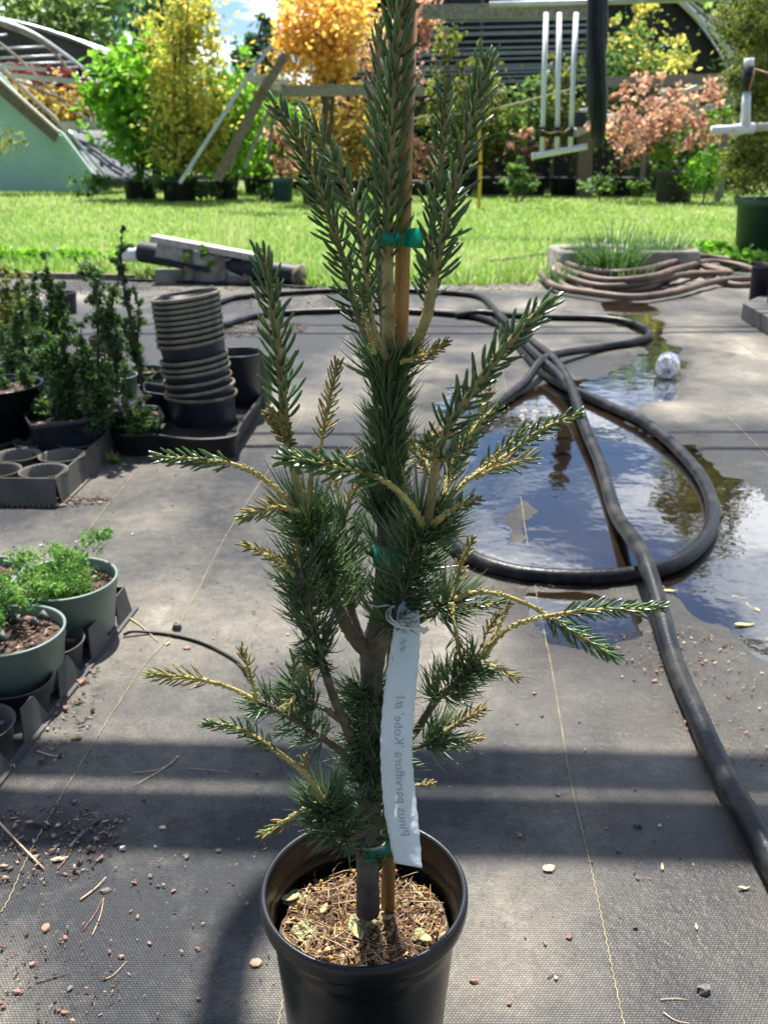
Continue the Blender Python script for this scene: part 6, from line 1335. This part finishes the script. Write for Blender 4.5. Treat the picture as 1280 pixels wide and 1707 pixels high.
for px, py, s_ in ((1058, 1318, .003), (1030, 1420, .004), (1062, 1465, .004), (1005, 1358, .003), (1090, 1402, .003), (965, 1205, .004), (903, 1195, .004), (930, 1325, .006), (1133, 1430, .003), (1058, 1548, .004)):
    chip(px, py, s_, s_ * .6, rc_.random() * 3, 'chip_grey', 'debris_bit', 'small dark crumb of debris lying on the fabric right of the pine pot', 'debris', 'dark crumbs right of the pot')
for px, py, s_ in ((260, 1414, .003), (97, 1378, .004), (480, 1060, .003), (357, 1066, .0025), (70, 910, .006), (128, 905, .004), (222, 892, .0045), (1036, 1130, .003), (975, 1253, .0025), (926, 1633, .003), (1098, 1378, .003)):
    chip(px, py, s_, s_ * .8, rc_.random() * 3, 'stone_w', 'pebble', 'small whitish pebble lying on the grey fabric', 'pebble', 'whitish pebbles on the fabric', .003)
chip(1172, 1652, .009, .007, .4, 'chip_grey', 'stone', 'dark wet stone lying on the fabric in the lower right', 'stone', None, .007)
chip(1063, 1378, .0055, .007, .4, 'chip_grey', 'stone', 'grey pointed stone in the band of shade on the right', 'stone', None, .006)
chip(205, 1418, .005, .004, .4, 'stone_w', 'stone', 'round two tone pebble left of the white pebble near the twigs', 'pebble', None, .005)
chip(296, 1050, .011, .009, .4, 'chip_grey', 'stone', 'grey crumbly lump sitting on the seam beside the thin tubing', 'stone', None, .012)
chip(280, 1075, .007, .004, .9, 'chip_tan', 'bark_chip', 'tan chip just under the thin tubing by the seam', 'bark chip', None)
chip(312, 1082, .008, .006, .3, 'chip_red', 'bark_chip', 'flat reddish chip below the thin tubing', 'bark chip', None)
chip(137, 1140, .010, .008, .3, 'chip_red', 'bark_chip', 'rust red chip beside the scalloped tray, the larger', 'bark chip', None, .008)
chip(96, 1182, .006, .005, .3, 'chip_red', 'bark_chip', 'rust red chip nearest the lower pocket of the scalloped tray', 'bark chip', None, .008)
chip(188, 1058, .009, .005, .9, 'chip_red', 'bark_chip', 'brown curl of bark at the upper end of the scalloped tray', 'bark chip', None, .008)
leaf('dry_leaf', GG(914, 1450, .002), .010, .5, M['chip_tan'], None, 'pale orange dry leaf on the fabric right of the pine pot', 'leaf', None, .3, .8)
leaf('dry_leaf', GG(427, 1608, .002), .008, .2, M['chip_tan'], None, 'round tan dry leaf left of the pine pot', 'leaf', None, .2, .9)
leaf('dry_leaf', GG(272, 1382, .002), .006, .1, M['chip_tan'], None, 'small tan leaf flake left of the pot near the shade band', 'leaf', None, .2, .7)
leaf('dry_leaf', GG(1103, 1447, .002), .008, 1.3, M['chip_tan'], None, 'narrow tan leaf scrap on the wet fabric', 'leaf', None, .3, .3)
leaf('dry_leaf', GG(1238, 1483, .002), .009, .1, M['chip_tan'], None, 'curled tan leaf beside the hose at the lower right', 'leaf', None, .8, .3)
leaf('dry_leaf', GG(1160, 1547, .002), .006, 1.4, M['chip_tan'], None, 'short tan husk lying on the wet fabric lower right', 'leaf', None, .2, .3)
leaf('dry_leaf', GG(100, 1435, .002), .013, .3, M['chip_tan'], None, 'tan leaf among the bark bits at the lower left', 'leaf', None, .3, .35)
for i, (px, py, s_, rz) in enumerate(((1115, 985, .020, .1), (1255, 1010, .024, 1.9), (1240, 1040, .024, .1), (1232, 992, .018, -.2), (1280, 1060, .016, .9))):
    leaf('leaf', GG(px, py, .004), s_, rz, M['leaf_dry'], None, ['yellow green leaf beside the hose crossing', 'upright yellow green leaf floating at the right', 'long yellow green leaf lying in the puddle at the right', 'pale leaf in the debris line of the puddle', 'yellow leaf at the right edge of the puddle'][i], 'leaf', None, .25, .3)
def twig(pts, r_, mm, label, name='twig', group=None, cat='twig', lift=.0012):
    q = MB(); pp = [GG(p[0], p[1], r_ + lift + (p[2] if len(p) > 2 else 0)) for p in pts]
    q.tube(spline([tuple(p) for p in pp], 5), [r_ * (1 - .5 * i / (5 * (len(pp) - 1))) for i in range(5 * (len(pp) - 1) + 1)], 7, noise=.12); return tag(q.build(name, M[mm]), label, cat, group)
twig([(-20, 1355, .004), (20, 1400, .006), (74, 1452, .001)], .0022, 'chip_tan', 'pale thick twig at the left edge, lower left')
twig([(298, 1262), (275, 1282), (225, 1312)], .0014, 'chip_tan', 'upper arm of the pale split twig below the seam')
twig([(222, 1290), (260, 1286), (290, 1272)], .0010, 'chip_tan', 'thin arm of the pale split twig below the seam')
twig([(135, 1503), (160, 1484), (178, 1468, .003)], .0015, 'chip_tan', 'short pale stick crossing the bark pieces at the lower left')
twig([(138, 1555), (160, 1525), (172, 1500)], .0008, 'chip_red', 'thin brown twig below the short pale stick')
twig([(155, 1562), (168, 1530), (174, 1500)], .0008, 'chip_tan', 'thin tan twig parallel to the thin brown one')
twig([(96, 1452), (115, 1430), (122, 1415)], .0010, 'chip_red', 'thin red brown twig at the lower left')
twig([(118, 1418, .002), (135, 1400, .004), (152, 1385, .003)], .0026, 'chip_grey', 'dark splintered stick of bark at the lower left')
twig([(165, 1392), (180, 1385), (192, 1378)], .0008, 'chip_tan', 'tiny straw left of the reddish flake')
twig([(213, 1030), (235, 1045), (265, 1072)], .0018, 'chip_tan', 'forked pale twig lying over the thin tubing')
twig([(316, 1282), (350, 1285), (383, 1288)], .0006, 'chip_tan', 'fine straw lying in light between the shade bands')
twig([(60, 1640), (90, 1632), (112, 1625)], .0010, 'chip_grey', 'dark twig at the bottom left')
twig([(175, 1635), (190, 1628), (212, 1605)], .0008, 'chip_tan', 'thin bent straw at the bottom left')
twig([(1100, 1668), (1125, 1666), (1145, 1668)], .0008, 'chip_tan', 'thin straw beside the wet stone lower right')
twig([(1105, 1690), (1125, 1703), (1150, 1708)], .0010, 'chip_tan', 'curved straw at the bottom right below the wet stone')
twig([(912, 1632), (925, 1625), (936, 1627)], .0009, 'chip_grey', 'short curved dark twig right of the pot')
twig([(20, 1208), (60, 1185), (112, 1160)], .0012, 'chip_tan', 'pale stick at the foot of the scalloped tray')
twig([(62, 1255), (90, 1263), (108, 1263)], .0013, 'stone_w', 'whitish stick below the scalloped tray in the shade band')
q = MB(); c = GG(22, 1282, .0035); q.tube([c + Vector((.0035 * math.cos(a), .0035 * math.sin(a), .002 * math.sin(a))) for a in np.linspace(0, 6.283, 13)], .0011, 6); tag(q.build('ring', M['stone_w']), 'tiny white plastic ring on the fabric at the left edge', 'ring')
